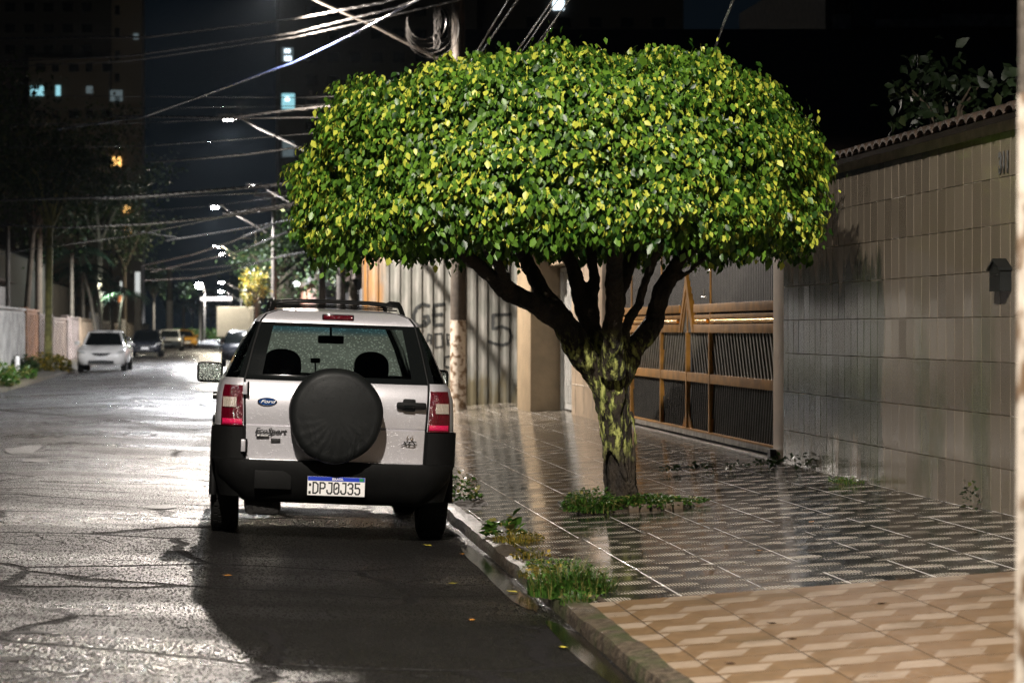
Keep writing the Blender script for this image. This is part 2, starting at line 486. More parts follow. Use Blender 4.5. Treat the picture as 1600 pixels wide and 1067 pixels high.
m.set(Base_Color=m.mix(k, (.25, .30, .28), (.85, .9, .85)), Roughness=(.12 + k * .3).clamp(), Metallic=(1 - k) * .8)
m.bump(1 - dd, .006, 1.0); M_MIRR = m.m

M_WCAR = simple('white_car_paint', (.90, .87, .83), .3, var=.06, coat=1)
M_DCAR = simple('dark_car_paint', (.025, .028, .034), .25, var=.2, coat=1)
M_SCAR = simple('grey_car_paint', (.50, .50, .50), .3, .3, var=.1, coat=1)
M_YCAR = simple('yellow_car_paint', (.65, .33, .04), .3, var=.1, coat=1)
M_CARGL = simple('car_window_dark', (.008, .010, .010), .08, var=.2)
M_TRUCK = simple('truck_box_white', (.88, .84, .78), .5, var=.06)
M_HEADL = simple('headlight_lens', (.6, .6, .58), .15, coat=1)

# buildings
M_GOLD = simple('gold_painted_metal', (.40, .19, .030), .38, .25, var=.3, nscale=5, bump=.002, bscale=25)
M_BRASS = simple('brass_tube', (.85, .50, .13), .20, 1, var=.12)
M_SLAT = simple('dark_gate_slat', (.12, .11, .085), .45, .2, var=.35)
M_GATEBK = simple('black_gate_backing', (.002, .002, .002), .7, spec=.1)
M_PLANK = simple('grey_gate_sheet', (.040, .036, .030), .5, .1, var=.3)
M_RAIL = simple('galvanised_rail', (.30, .28, .25), .4, .5, var=.4, nscale=9)
m = Mat('corrugated_steel'); x, y, z = m.xyz()
n1 = m.noise(1.3, 5, sc=(1, 1, .25)); n2 = m.noise(6, 6, sc=(1, 1, .3))
c = m.mix(step(n2, .3, .7), (.14, .145, .13), (.26, .255, .235))
c = m.mix(step(n2 + (1 - step(z, .2, .9)) * .35, .60, .85) * .9, c, (.10, .085, .045))
rust = (1 - step(x, -1.05, -.75)) * step(n1, .36, .55)
c = m.mix(rust, c, (.42, .20, .05))
m.set(Base_Color=c, Roughness=.42, Metallic=.25); m.bump(n2, .01); M_CORR = m.m
M_SPRAY = simple('black_spray_paint', (.012, .014, .014), .6)
M_CREAM = simple('cream_rendered_wall', (.22, .165, .10), .6, var=.15, nscale=3, bump=.01, bscale=12)
M_TBEIGE = simple('beige_tile_wall', (.40, .31, .22), .35, var=.2, nscale=3)
M_DOOR = simple('pale_metal_door', (.44, .44, .42), .4, .2, var=.15)
M_TERRA = simple('terracotta_tile', (.32, .085, .03), .6, var=.35, bump=.01)
M_DROOF = simple('dark_roof_tile', (.045, .028, .018), .7, var=.4, bump=.01)
M_DWALL = simple('dark_house_wall', (.05, .045, .04), .85, var=.2)
M_BALU = simple('balustrade_render', (.20, .20, .19), .7)
m = Mat('tower_concrete'); x, y, z = m.xyz()
m.set(Base_Color=m.mix(m.noise(.3, 4), (.15, .125, .095), (.24, .20, .155)), Roughness=.8); M_TOW = m.m
M_TOWD = simple('dark_tower_render', (.055, .052, .05), .85)
M_WINOFF = simple('unlit_window_glass', (.008, .009, .010), .2)
M_WINC = emit('lit_window_cool', (.35, .75, .85), .9)
M_WINW = emit('lit_window_warm', (1, .55, .16), 2.2)
M_WINB = emit('lit_window_white', (.75, .9, 1), 2.4)
M_WIND2 = emit('dim_lit_window', (.5, .65, .7), .16)
M_POLE = simple('pole_concrete', (.05, .040, .030), .75, var=.35, nscale=5, bump=.01, bscale=30)
m = Mat('whitewashed_pole'); n2 = m.noise(9, 6)
m.set(Base_Color=m.mix(step(n2, .47, .60), (.50, .44, .37), (.14, .085, .045)), Roughness=.6); m.bump(n2, .01); M_POLEW = m.m
M_STEEL = simple('galvanised_arm', (.16, .14, .12), .5, .4)
M_CABLE = simple('wet_cable', (.085, .08, .075), .25, var=.3, nscale=3, coat=1)
M_CABB = simple('wet_blue_cable', (.10, .14, .34), .25, var=.3, nscale=3, coat=1)
M_LED = emit('lamp_lens_lit', (1, .97, .92), 22)
M_LEDF = emit('far_lamp_lens_lit', (.93, .97, 1), 120)
M_HOUS = simple('lamp_housing', (.22, .22, .22), .5)
M_MAIL = simple('dark_mailbox_metal', (.018, .020, .020), .4, .4)
M_SOIL = simple('wet_soil', (.035, .024, .014), .8, bump=.03, bscale=12)
M_BRICK = simple('tile_edging', (.10, .072, .045), .5, var=.4)
M_WATER = simple('puddle_water', (.004, .0035, .003), .12, var=.1)
M_LEAFY = simple('fallen_yellow_leaf', (.50, .42, .06), .4)
M_LEAFO = simple('fallen_orange_leaf', (.45, .19, .03), .4)
M_LEAFB = simple('fallen_brown_leaf', (.06, .035, .02), .5)
M_BOLL = simple('white_paint', (.75, .73, .70), .5, var=.1)

# ================================================================== GROUND
CX = -1.75
def road_z(X):
    return -.035 * (abs(X - CX) - (.78 - CX))
def walk_z(X): return .045 + .075 * (X - 1.93)
YS = [2, 6, 10, 14, 18, 24, 32, 45, 65, 95, 140, 200, 300, 420]
mb = MB()
xs = [-5.3, -4.2, -3.2, -2.4, -1.75, -1.1, -.4, .4, 1.2, 1.82]
for i, yy in enumerate(YS):
    for X_ in xs: mb.v.append((X_, yy, road_z(X_)))
nx = len(xs)
for i in range(len(YS) - 1):
    for j in range(nx - 1): mb.f.append([i * nx + j, i * nx + j + 1, (i + 1) * nx + j + 1, (i + 1) * nx + j]); mb.a.append(0)
tag(mb.build('road', M_ASPH, smooth=True), kind='structure')
mb = MB(); mb.add([(-600, -60, -.16), (600, -60, -.16), (600, 900, -.16), (-600, 900, -.16)], [(0, 1, 2, 3)])
tag(mb.build('ground', M_ASPH2), kind='structure')
# pavements
def sheet(name, mat, x0, x1, y0, y1, dz=0, zf=walk_z):
    mb = MB(); mb.add([(x0, y0, zf(x0) + dz), (x1, y0, zf(x1) + dz), (x1, y1, zf(x1) + dz), (x0, y1, zf(x0) + dz),
                       (x0, y0, zf(x0) - .1), (x1, y0, zf(x1) - .1), (x1, y1, zf(x1) - .1), (x0, y1, zf(x0) - .1)],
                      [(0, 1, 2, 3), (0, 4, 5, 1), (1, 5, 6, 2), (2, 6, 7, 3), (3, 7, 4, 0)])
    return tag(mb.build(name, mat), kind='structure')
sheet('pavement_tan', M_TAN, 1.93, 5.3, 2, 12.79, 0.006)
sheet('pavement', M_GREY, 1.93, 5.45, 12.81, 16.42, 0.0)
sheet('pavement', M_GREY, 1.93, 5.9, 16.44, 62, -.014)
sheet('left_pavement', M_KERB, -12, -5.42, 2, 420, 0, lambda X_: .06)
# kerb stones (roughened)
def kerb(x0, x1, z0, z1, y0, y1, name):
    mb = MB(); n = int((y1 - y0) / .12) if y1 < 60 else int((y1 - y0) / .5)
    prof = [(x0 - .005, z0 - .06), (x0 - .002, (z0 + z1) / 2), (x0 + .012, z1 - .008), (x0 + .05, z1), (x1, z1 + .003)]
    k = len(prof)
    for i in range(n + 1):
        yy = y0 + (y1 - y0) * i / n
        for (a, b) in prof:
            q = mnoise.noise(Vector((a * 9, yy * 2.2, b * 9))) * .012 + mnoise.noise(Vector((a * 20, yy * 9, b * 20))) * .006
            mb.v.append((a + q, yy, b + q * .7))
    for i in range(n):
        for j in range(k - 1): mb.f.append([i * k + j, i * k + j + 1, (i + 1) * k + j + 1, (i + 1) * k + j]); mb.a.append(0)
    o = mb.build(name, M_KERB, smooth=True); fixn(o)
    return tag(o, kind='structure')
kerb(1.81, 1.935, road_z(1.81), .05, 2, 58, 'kerb')
kerb(1.81, 2.1, road_z(1.81), .05, 58, 400, 'kerb')
mb = MB(); mb.box(-5.42, -5.3, 2, 420, -.12, .062); tag(mb.build('kerb', M_KERB), kind='structure')
# puddles
def puddle(name, cx, cy, rx, ry, seed=0):
    mb = MB(); n = 40; vs = [(cx, cy, road_z(cx) + .004)]
    for j in range(n):
        q = 2 * math.pi * j / n; k = 1 + .35 * mnoise.noise(Vector((math.cos(q) * 1.5, math.sin(q) * 1.5, seed * 3.1))) + .12 * mnoise.noise(Vector((math.cos(q) * 5, math.sin(q) * 5, seed)))
        X_ = cx + rx * k * math.cos(q); Y_ = cy + ry * k * math.sin(q)
        vs.append((X_, Y_, road_z(cx) + .0045 - .02 * abs(X_ - cx) * 0))
    mb.add(vs, [(0, 1 + j, 1 + (j + 1) % n) for j in range(n)])
    o = mb.build(name, M_WATER); return tag(o, kind='structure')
def gp(px, py, z=0.03): 
    d = F * (H - z) / (py - VY); return ((px - VX) * d / F, d)
M_HOLE = simple('pothole_asphalt', (.010, .009, .008), .55, bump=.02, bscale=25)
for i, (px, py, rx, ry) in enumerate([(42, 708, .24, .9), (60, 727, .20, .3), (300, 1000, 0, 0), (222, 603, .18, 1.2), (196, 625, .2, 1.0),
        (175, 634, .22, .8), (245, 592, .25, 1.0), (175, 797, 0, 0), (250, 795, .12, .2), (100, 838, 0, 0),
        (140, 857, .045, .045), (128, 877, .05, .05), (108, 901, .055, .05), (95, 929, .06, .05), (80, 961, .06, .05), (50, 998, .13, .04), (15, 1041, .1, .06), (135, 760, .10, .1), (215, 690, 0, 0)]):
    if rx <= 0: continue
    X_, Y_ = gp(px, py)
    o = puddle('pothole', X_, Y_, rx, ry, i); o.data.materials[0] = M_HOLE
for i, (X_, Y_, rx, ry) in enumerate([(1.70, 15.0, .075, 2.2), (1.72, 11.5, .07, 1.3)]):
    puddle('puddle', X_, Y_, rx, ry, 20 + i)

# ================================================================== THE SUV
def ring_points(z, T, ntg=6, inset=0):
    """half outline from rear centre to front centre on the right side"""
    ry, fy, wd, xt, rc, rf = [interp(z, T, k) for k in range(1, 7)]
    pts = []
    for i in range(ntg + 1):
        f = i / ntg; xx = xt * f; pts.append((xx, ry + .035 * (xx / .63) ** 2))
    yb = pts[-1][1]
    pts += [(xt + .004, yb + .018), (xt + .012, yb + .018), (xt + .016, yb + .002)]
    x0 = xt + .016; n = 7
    for i in range(1, n + 1):
        q = math.pi / 2 * i / n
        pts.append((x0 + (wd - x0) * math.sin(q) ** .85, yb + .002 + rc * (1 - math.cos(q))))
    y0 = pts[-1][1]; y1 = fy - rf
    NS = 22
    for i in range(1, NS + 1): pts.append((wd - .05 * max(0, (i / NS - .6) / .4) ** 2, y0 + (y1 - y0) * i / NS))
    wd2 = wd - .05
    for i in range(1, 7):
        q = math.pi / 2 * i / 6; pts.append((wd2 - rf * 1.0 * (1 - math.cos(q)), y1 + rf * .8 * math.sin(q)))
    xe = pts[-1][0]; ye = pts[-1][1]
    for i in range(1, 5): pts.append((xe * (1 - i / 4), ye + (fy - ye) * math.sin(math.pi / 2 * i / 4)))
    return pts
#      z     rear  front  half  xtg  rc   rf
SUVT = [(.30, .05, 3.86, .800, .600, .20, .28),
        (.45, .01, 3.98, .835, .615, .20, .30),
        (.560, .000, 4.02, .845, .620, .20, .32),
        (.800, .000, 4.03, .848, .628, .20, .34),
        (.806, .010, 4.03, .848, .628, .20, .34),
        (.818, .000, 4.03, .848, .628, .20, .34),
        (.900, -.004, 4.00, .846, .632, .20, .36),
        (1.02, .004, 3.80, .838, .638, .20, .40),
        (1.10, .030, 3.28, .815, .640, .20, .22),
        (1.125, .045, 3.16, .795, .640, .19, .18),
        (1.135, .050, 3.14, .785, .638, .19, .18),
        (1.35, .115, 2.83, .690, .590, .18, .18),
        (1.535, .185, 2.58, .585, .540, .15, .18),
        (1.550, .190, 2.55, .575, .533, .12, .18),
        (1.590, .215, 2.42, .535, .500, .10, .2),
        (1.620, .270, 2.25, .455, .420, .08, .2),
        (1.638, .380, 2.05, .340, .310, .06, .2),
        (1.645, .60, 1.80, .20, .18, .05, .15)]
def make_grid(T, extra):
    zs = sorted(set([t[0] for t in T] + extra)); rows = []
    for z in zs:
        h = ring_points(z, T); rows.append([(x_, y_, z) for x_, y_ in h])
    return zs, rows
SUV = thing('parked_suv', 'silver compact off-roader seen from behind with spare wheel on its tailgate', 'suv', (.768, 16.95, 0), (0, R(2.0), 0))
zs, rows = make_grid(SUVT, [.35, .40, .50, .62, .68, .74, .85, .95, 1.06, 1.165, 1.22, 1.28, 1.42, 1.48, 1.508])
cats = {}
npt = len(rows[0]); NTG = 6
WHY = (.80, 3.28); WR = .385
def addq(cat, q):
    cats.setdefault(cat, MB()).add(q, [(0, 1, 2, 3)])
for i in range(len(zs) - 1):
    za, zb = zs[i], zs[i + 1]; zc = (za + zb) / 2
    for j in range(npt - 1):
        quad = [rows[i][j], rows[i][j + 1], rows[i + 1][j + 1], rows[i + 1][j]]
        yc = sum(p[1] for p in quad) / 4; xc = sum(p[0] for p in quad) / 4
        tg = j < NTG
        side = j >= NTG + 3
        if side and xc > .6 and any((yc - wy) ** 2 + (zc - .34) ** 2 < WR ** 2 for wy in WHY): continue
        if tg:
            if zc < .56: cat = 'lower_body'
            elif zc < 1.13: cat = 'tailgate'
            elif zc < 1.53:
                pane = 1.165 <= zc <= 1.508 and j < 5
                cat = 'rear_window' if pane else 'border'
            elif zc < 1.61: cat = 'tailgate'
            else: cat = 'body'
        elif j < NTG + 3:
            cat = 'seam' if zc > .55 and zc < 1.61 else 'body'
        elif 1.13 < zc < 1.535:
            k = j - (NTG + 3)
            if j >= npt - 1 - 4 or (j >= npt - 1 - 10): 
                cat = 'windscreen' if j >= npt - 1 - 7 else 'pillar'
            elif k >= 7 and (k - 7) in (5, 6, 12): cat = 'pillar'
            elif k < 1: cat = 'pillar'
            else: cat = 'side'
        else: cat = 'body'
        if cat == 'body' and zc < .45 or (cat == 'body' and zc < .78 and yc < .42): cat = 'lower_body'
        if cat in ('pillar', 'seam'):
            kk = 'A' if j >= npt - 11 else ('D' if j - (NTG + 3) < 1 else ('C' if j - (NTG + 3) - 7 in (5, 6) else 'B'))
            addq(cat + kk + 'r', quad); addq(cat + kk + 'l', [(-a, b, c_) for a, b, c_ in quad][::-1]); continue
        if cat == 'side':
            addq('side_r', quad); addq('side_l', [(-a, b, c_) for a, b, c_ in quad][::-1]); continue
        addq(cat, quad); addq(cat, [(-a, b, c_) for a, b, c_ in quad][::-1])
# roof cap
for row_, flip in ((rows[-1], False), (rows[0], True)):
    for j in range(npt - 1):
        a, b = row_[j], row_[j + 1]
        if j == 0: q = [a, b, (-b[0], b[1], b[2])]
        elif j == npt - 2: q = [a, b, (-a[0], a[1], a[2])]
        else: q = [a, b, (-b[0], b[1], b[2]), (-a[0], a[1], a[2])]
        cats['body'].add(q[::-1] if flip else q, [tuple(range(len(q)))])
def part(cat, name, mat, parent=SUV, sm=35):
    o = cats[cat].build(name, mat, parent, smooth=sm); fixn(o); o.data.shade_smooth(); o.data.set_sharp_from_angle(angle=R(sm)); return o
part('body', 'body', M_SILVER); part('lower_body', 'lower_cladding', M_PLAST); tgate = part('tailgate', 'tailgate', M_SILVER)
[part(k_, 'tailgate_seam', M_PLAST, tgate) for k_ in list(cats) if k_.startswith('seam')]
rw = part('rear_window', 'rear_window', M_REARGL, tgate); part('border', 'window_border', M_FRIT, rw)
[part(k_, 'pillar', M_FRIT) for k_ in list(cats) if k_.startswith('pillar')]; part('windscreen', 'windscreen', M_WIND)
part('side_l', 'side_window', M_SIDEGL); part('side_r', 'side_window', M_SIDEGL)

# surface point on the rear quarter for lights
def surf(z, k, off=.008):
    h = ring_points(z, SUVT); i = int(k); f = k - i
    a = Vector((*h[i], z)); b = Vector((*h[min(i + 1, len(h) - 1)], z)); p = a.lerp(b, f)
    t = (b - a).normalized(); nrm = Vector((t.y, -t.x, 0)); return p + nrm * off
def patch(mb, z0, z1, k0, k1, off, sgn, nz=5, nk=10, rim=.02):
    g = [[surf(z0 + (z1 - z0) * i / nz, k0 + (k1 - k0) * j / nk, off) for j in range(nk + 1)] for i in range(nz + 1)]
    # pull the rim back into the body
    vs = []; fs = []
    N = nk + 3
    full = []
    for i in range(-1, nz + 2):
        row = []
        for j in range(-1, nk + 2):
            ii = min(max(i, 0), nz); jj = min(max(j, 0), nk)
            if ii != i or jj != j: row.append(surf(z0 + (z1 - z0) * ii / nz, k0 + (k1 - k0) * jj / nk, -.01))
            else: row.append(g[ii][jj])
        full.append(row)
    vs = [(p.x * sgn, p.y, p.z) for r_ in full for p in r_]
    for i in range(nz + 2):
        for j in range(N - 1):
            q = (i * N + j, i * N + j + 1, (i + 1) * N + j + 1, (i + 1) * N + j)
            fs.append(q if sgn > 0 else q[::-1])
    mb.add(vs, fs)
for sgn in (-1, 1):
    mb = MB(); patch(mb, .800, 1.085, 9.05, 12.5, .014, sgn)
    tl = mb.build('tail_light', M_RED, SUV, smooth=35)
    mb = MB(); patch(mb, .930, 1.0, 9.9, 12.0, .022, sgn); cl_ = mb.build('clear_lens', M_CLEAR, tl, smooth=35)
    mb = MB(); patch(mb, .806, .848, 9.2, 12.0, .020, sgn); mb.build('reflector', M_RED2, tl, smooth=35)
    mb = MB()
    for zz in (.93, .965, 1.0):
        mb.box(-.001, .001, -.001, .001, 0, .001)
    # flares round the rear and front arches
    for wy in WHY:
        mb = MB(); pts = []
        for i in range(15):
            q = R(-8 + 196 * i / 14); pts.append((sgn * .848, wy + .395 * math.cos(q), .34 + .395 * math.sin(q)))
        mb.tube(pts, .028, 8); mb.build('arch_flare', M_PLAST, SUV, smooth=60)
    # cladding strip
    mb = MB(); mb.box(min(sgn * .83, sgn * .866), max(sgn * .83, sgn * .866), 1.2, 2.86, .40, .62, .012); mb.build('side_cladding', M_PLAST, SUV, smooth=40)
    # door handle stubs on the side
    for yy in (1.35, 2.3):
        mb = MB(); mb.box(min(sgn * .82, sgn * .874), max(sgn * .82, sgn * .874), yy, yy + .2, .94, .975, .01); mb.build('side_door_handle', M_PLAST, SUV, smooth=40)
# rear bumper
BT = [(.27, .05, .62), (.30, -.02, .66), (.38, -.075, .74), (.46, -.10, .80), (.53, -.11, .825), (.565, -.105, .838), (.572, -.09, .842)]
mb = MB()
def brow(z, ry, wd, dz=0):
    pts = [(x_, ry + .05 * (x_ / .6) ** 2, z) for x_ in (0, .15, .3, .45, .58)]
    x0 = .58; yb = pts[-1][1]; rc = .16
    wd_ = max(wd, .60)
    for i in range(1, 8):
        q = math.pi / 2 * i / 7; pts.append((x0 + (wd_ + .018 - x0) * math.sin(q), yb + (rc + .05) * (1 - math.cos(q)), z))
    pts.append((wd_ + .018, min(.40, pts[-1][1] + .16), z)); return pts
br = [brow(*t) for t in BT]
nb = len(br[0])
for sgn in (-1, 1):
    for i in range(len(br) - 1):
        for j in range(nb - 1):
            q = [br[i][j], br[i][j + 1], br[i + 1][j + 1], br[i + 1][j]]
            q = [(a * sgn, b, c_) for a, b, c_ in q]; mb.add(q if sgn > 0 else q[::-1], [(0, 1, 2, 3)])
    # ledge
    for j in range(nb - 1):
        a, b = br[-1][j], br[-1][j + 1]
        q = [a, b, (b[0] * .97, b[1] + .12, b[2] - .002), (a[0] * .97, a[1] + .12, a[2] - .002)]
        q = [(u_ * sgn, v_, w_) for u_, v_, w_ in q]; mb.add(q if sgn > 0 else q[::-1], [(0, 1, 2, 3)])
        a, b = br[0][j], br[0][j + 1]
        q = [a, b, (b[0] * .97, b[1] + .10, b[2] + .03), (a[0] * .97, a[1] + .10, a[2] + .03)]
        q = [(u_ * sgn, v_, w_) for u_, v_, w_ in q]; mb.add(q, [(0, 1, 2, 3)])
bump = mb.build('rear_bumper', M_PLAST, SUV, smooth=50); fixn(bump); bump.data.shade_smooth(); bump.data.set_sharp_from_angle(angle=R(50))
# bumper corners rising to the lights
for sgn in (-1, 1):
    mb = MB(); patch(mb, .555, .792, 9.1, 16 + 3, .020, sgn, 5, 16)
    mb.build('bumper_corner', M_PLAST, bump, smooth=40)
# tow cover seam, step detail
mb = MB(); mb.box(-.56, -.30, -.088, -.07, .37, .50, .01); mb.build('tow_eye_cover', M_PLAST, bump, smooth=40)
# bright sill strip under the tailgate
mb = MB(); mb.box(-.60, .60, -.03, .0, .566, .574, .002); mb.build('sill_strip', M_CHROME, bump)
# under body
mb = MB(); mb.box(-.62, .62, .35, 3.8, .27, .42, .04); mb.build('underbody', M_DARKM, SUV, smooth=40)
mb = MB(); mb.tube([(-.72, .80, .30), (.72, .80, .30)], .045, 10); mb.tube([(-.55, .8, .27), (-.55, 1.5, .28)], .03); mb.tube([(.55, .8, .27), (.55, 1.5, .28)], .03)
mb.build('rear_axle', M_DARKM, SUV, smooth=60)
mb = MB(); mb.box(-.62, -.36, .12, .5, .17, .30, .05); mb.tube([(-.42, .5, .24), (-.42, 1.6, .22)], .03, 8); mb.tube([(-.58, .14, .22), (-.58, -.0, .20)], .022, 10)
mb.build('exhaust', M_DARKM, SUV, smooth=50)
mb = MB(); mb.box(-.40, .45, 3.55, 3.9, .20, .30, .03); mb.build('front_valance', M_PLAST, SUV)
# wheels
def wheel(cx, cy, sgn, r=.335, wdt=.205):
    mb = MB(); prof = [(r * .60, -.09), (r * .70, -.10), (r * .88, -.10), (r * .965, -.085)]
    for k in (-.075, -.05, -.046, -.018, -.014, .014, .018, .046, .05, .075):
        dip = k in (-.05, -.046, -.014, .018, .046) and False
        prof.append((r * (.995 if abs(k) < .06 else .985), k))
    prof += [(r * .965, .085), (r * .88, .10), (r * .70, .10), (r * .60, .09)]
    mb.lathe(prof, (cx, cy, r), 'x', 40)
    # tread blocks
    for j in range(36):
        q = 2 * math.pi * j / 36
        for xo, sh in ((-.066, 0), (-.033, .5), (0, 0), (.033, .5), (.066, 0)):
            q2 = q + sh * math.pi / 36
            c_, s_ = math.cos(q2), math.sin(q2); t = (-s_, c_)
            vs = []
            for rr in (r * .985, r * 1.018):
                for a in (-.020, .020):
                    for b in (-.013, .013):
                        vs.append((cx + xo + b, cy + c_ * rr + t[0] * a, r + s_ * rr + t[1] * a))
            mb.add(vs, [(0, 1, 3, 2), (4, 6, 7, 5), (0, 4, 5, 1), (2, 3, 7, 6), (0, 2, 6, 4), (1, 5, 7, 3)])
    w_ = thing('wheel', None, None); w_.parent = SUV
    mb.build('tyre', M_RUB, w_, smooth=40)
    mb = MB(); o_ = sgn
    mb.lathe([(r * .62, .09 * o_), (r * .60, .05 * o_), (r * .30, .07 * o_), (r * .12, .085 * o_), (0.001, .086 * o_)], (cx, cy, r), 'x', 30)
    for j in range(5):
        q = 2 * math.pi * j / 5
        mb.tube([(cx + .08 * o_, cy + .05 * math.cos(q), r + .05 * math.sin(q)), (cx + .088 * o_, cy + r * .58 * math.cos(q), r + r * .58 * math.sin(q))], .022, 6)
    mb.build('rim', M_RIM, w_, smooth=40)
for cx, cy, s_ in ((-.755, .80, -1), (.755, .80, 1), (-.75, 3.28, -1), (.75, 3.28, 1)): wheel(cx, cy, s_)
# spare wheel cover (soft, slightly baggy)
SX, SZ = -.013, .905
mb = MB(); n = 64; prof = []
for i in range(10): q = math.pi / 2 * i / 9; prof.append((.262 + .062 * math.cos(q) if i else .324, -.085 - .060 * math.sin(q)))
prof = [(.300, .10), (.322, .07), (.326, .02), (.327, -.04)] + prof + [(.24, -.150), (.18, -.158), (.12, -.163), (.06, -.166), (.001, -.167)]
vs = []
for r_, h_ in prof:
    for j in range(n):
        q = 2 * math.pi * j / n
        wv_ = 1 + .010 * math.sin(3 * q + 1) + .006 * math.sin(7 * q)
        dn = max(0, -math.sin(q)); wob = .012 * dn * math.sin(q * 23 + r_ * 30) * (1 if .15 < r_ < .33 else 0)
        sag = .010 * dn
        vs.append((SX + r_ * math.cos(q) * wv_, -.165 + h_ + wob * .6, SZ + r_ * math.sin(q) * wv_ - sag * r_ / .3))
k = len(prof)
mb.add(vs, [(i * n + j, (i + 1) * n + j, (i + 1) * n + (j + 1) % n, i * n + (j + 1) % n) for i in range(k - 1) for j in range(n)])
spare = mb.build('spare_wheel_cover', M_COVER, SUV, smooth='all'); fixn(spare); spare.data.shade_smooth()
mb = MB(); mb.tube([(SX, .01, SZ), (SX, -.12, SZ)], .09, 16); mb.lathe([(.31, -.06), (.32, -.10), (.2, -.12), (.05, -.12)], (SX, 0, SZ), 'y', 30)
mb.build('spare_wheel', M_RUB, spare, smooth=40)
# third brake light
mb = MB(); mb.box(-.105, .105, .182, .225, 1.565, 1.598, .010); hl = mb.build('high_brake_light', M_RED, tgate, smooth=40)
mb = MB(); mb.box(-.113, .113, .190, .225, 1.559, 1.604, .012); mb.build('brake_light_rim', M_PLAST, hl, smooth=40)
# door handle on the tailgate
mb = MB(); mb.box(.42, .63, -.030, .006, .955, 1.005, .02); mb.box(.465, .555, -.022, .008, .94, 1.028, .03)
mb.build('tailgate_handle', M_PLAST, tgate, smooth=50)
mb = MB(); mb.box(.47, .55, -.036, -.02, .962, .985, .008); mb.build('handle_grip', M_FRIT, tgate, smooth=50)
# hinges
for zz in (1.02, .62):
    mb = MB(); mb.box(-.66, -.628, -.015, .045, zz, zz + .085, .006); hg = mb.build('hinge', M_SILVER, tgate, smooth=40)
    mb = MB(); mb.box(-.628, -.615, -.012, .04, zz - .005, zz + .09, .003); mb.build('hinge_gap', M_PLAST, hg)
# badges
mb = MB(); mb.lathe([(.0655, .008), (.0655, -.004), (.060, -.008), (.001, -.009)], (0, 0, 0), 'y', 40)
bd = mb.build('oval_badge', M_CHROME, tgate, smooth=50); bd.location = (-.485, .012, .975); bd.scale = (1.05, 1, .43)
mb = MB(); mb.lathe([(.058, .0), (.058, -.003), (.001, -.004)], (0, -.0085, 0), 'y', 40); mb.build('badge_field', M_OVAL, bd, smooth=50)
text('badge_script', 'Ford', .058, M_WHITE, bd, (0, -.0135, -.022), sx=.95, shear=.4, off=.0006).scale = (.85, 1.25, 1)
text('model_lettering', 'EcoSport', .056, M_BLK, tgate, (-.568, -.002, .752), sx=1.05, shear=.35, off=.0010, ext=.003, align='LEFT')
mb = MB(); mb.box(-.555, -.465, -.008, .004, .728, .746, .002); pl_ = mb.build('dealer_plaque', M_BLK, tgate)
text('plaque_lettering', 'SILVA', .014, M_WHITE, pl_, (-.50, -.0095, .732), off=.0005) if False else None
mb = MB(); mb.box(-.548, -.532, -.0095, -.008, .734, .741, .001); mb.box(-.525, -.470, -.0095, -.008, .735, .740, .001); mb.build('plaque_marks', M_WHITE, pl_)
mb = MB(); mb.box(-.452, -.385, -.008, .004, .698, .720, .002); mb.build('black_sticker', M_BLK, tgate)
text('engine_lettering', '1.6', .040, M_CHROME, tgate, (.515, -.004, .742), sx=1.1, shear=.3, off=.001, ext=.002)
text('trim_lettering', '4x2', .042, M_BLK, tgate, (.505, -.004, .700), sx=1.2, shear=.35, off=.001, ext=.002) if False else text('trim_lettering', 'XLS', .038, M_BLK, tgate, (.510, -.004, .704), sx=1.5, shear=.4, off=.0012, ext=.002)
# plate
PX_, PZ_ = .012, .405
mb = MB(); mb.box(PX_ - .206, PX_ + .206, -.118, -.090, PZ_ - .072, PZ_ + .072, .006); pf = mb.build('plate_frame', M_PLAST, bump, smooth=40)
mb = MB(); mb.box(PX_ - .200, PX_ + .200, -.121, -.112, PZ_ - .066, PZ_ + .066, .003); lp = mb.build('number_plate', M_WHITE, pf)
mb = MB(); mb.box(PX_ - .198, PX_ + .198, -.1225, -.119, PZ_ + .036, PZ_ + .0655, .001); mb.build('blue_band', M_BLUE, lp)
mb = MB(); mb.box(PX_ + .160, PX_ + .190, -.1240, -.121, PZ_ + .040, PZ_ + .061, .001); mb.build('flag_mark', M_GREEN, lp)
GL = {'D': [[(0, 0), (0, 1), (.55, 1), (1, .82), (1, .18), (.55, 0), (0, 0)]], 'P': [[(0, 0), (0, 1), (.7, 1), (1, .88), (1, .58), (.7, .46), (0, .46)]],
      'J': [[(.35, 1), (1, 1), (1, .16), (.75, 0), (.25, 0), (0, .16), (0, .3)]], '0': [[(.25, 0), (0, .16), (0, .84), (.25, 1), (.75, 1), (1, .84), (1, .16), (.75, 0), (.25, 0)], [(.36, .42), (.64, .58)]],
      '3': [[(0, .84), (.25, 1), (.75, 1), (1, .86), (1, .66), (.75, .54), (.4, .54)], [(.75, .54), (1, .42), (1, .14), (.75, 0), (.25, 0), (0, .16)]],
      '5': [[(.95, 1), (.08, 1), (.08, .56), (.7, .60), (1, .46), (1, .15), (.75, 0), (.25, 0), (0, .16)]]}
mb = MB(); gw, gh, gt = .033, .074, .0052
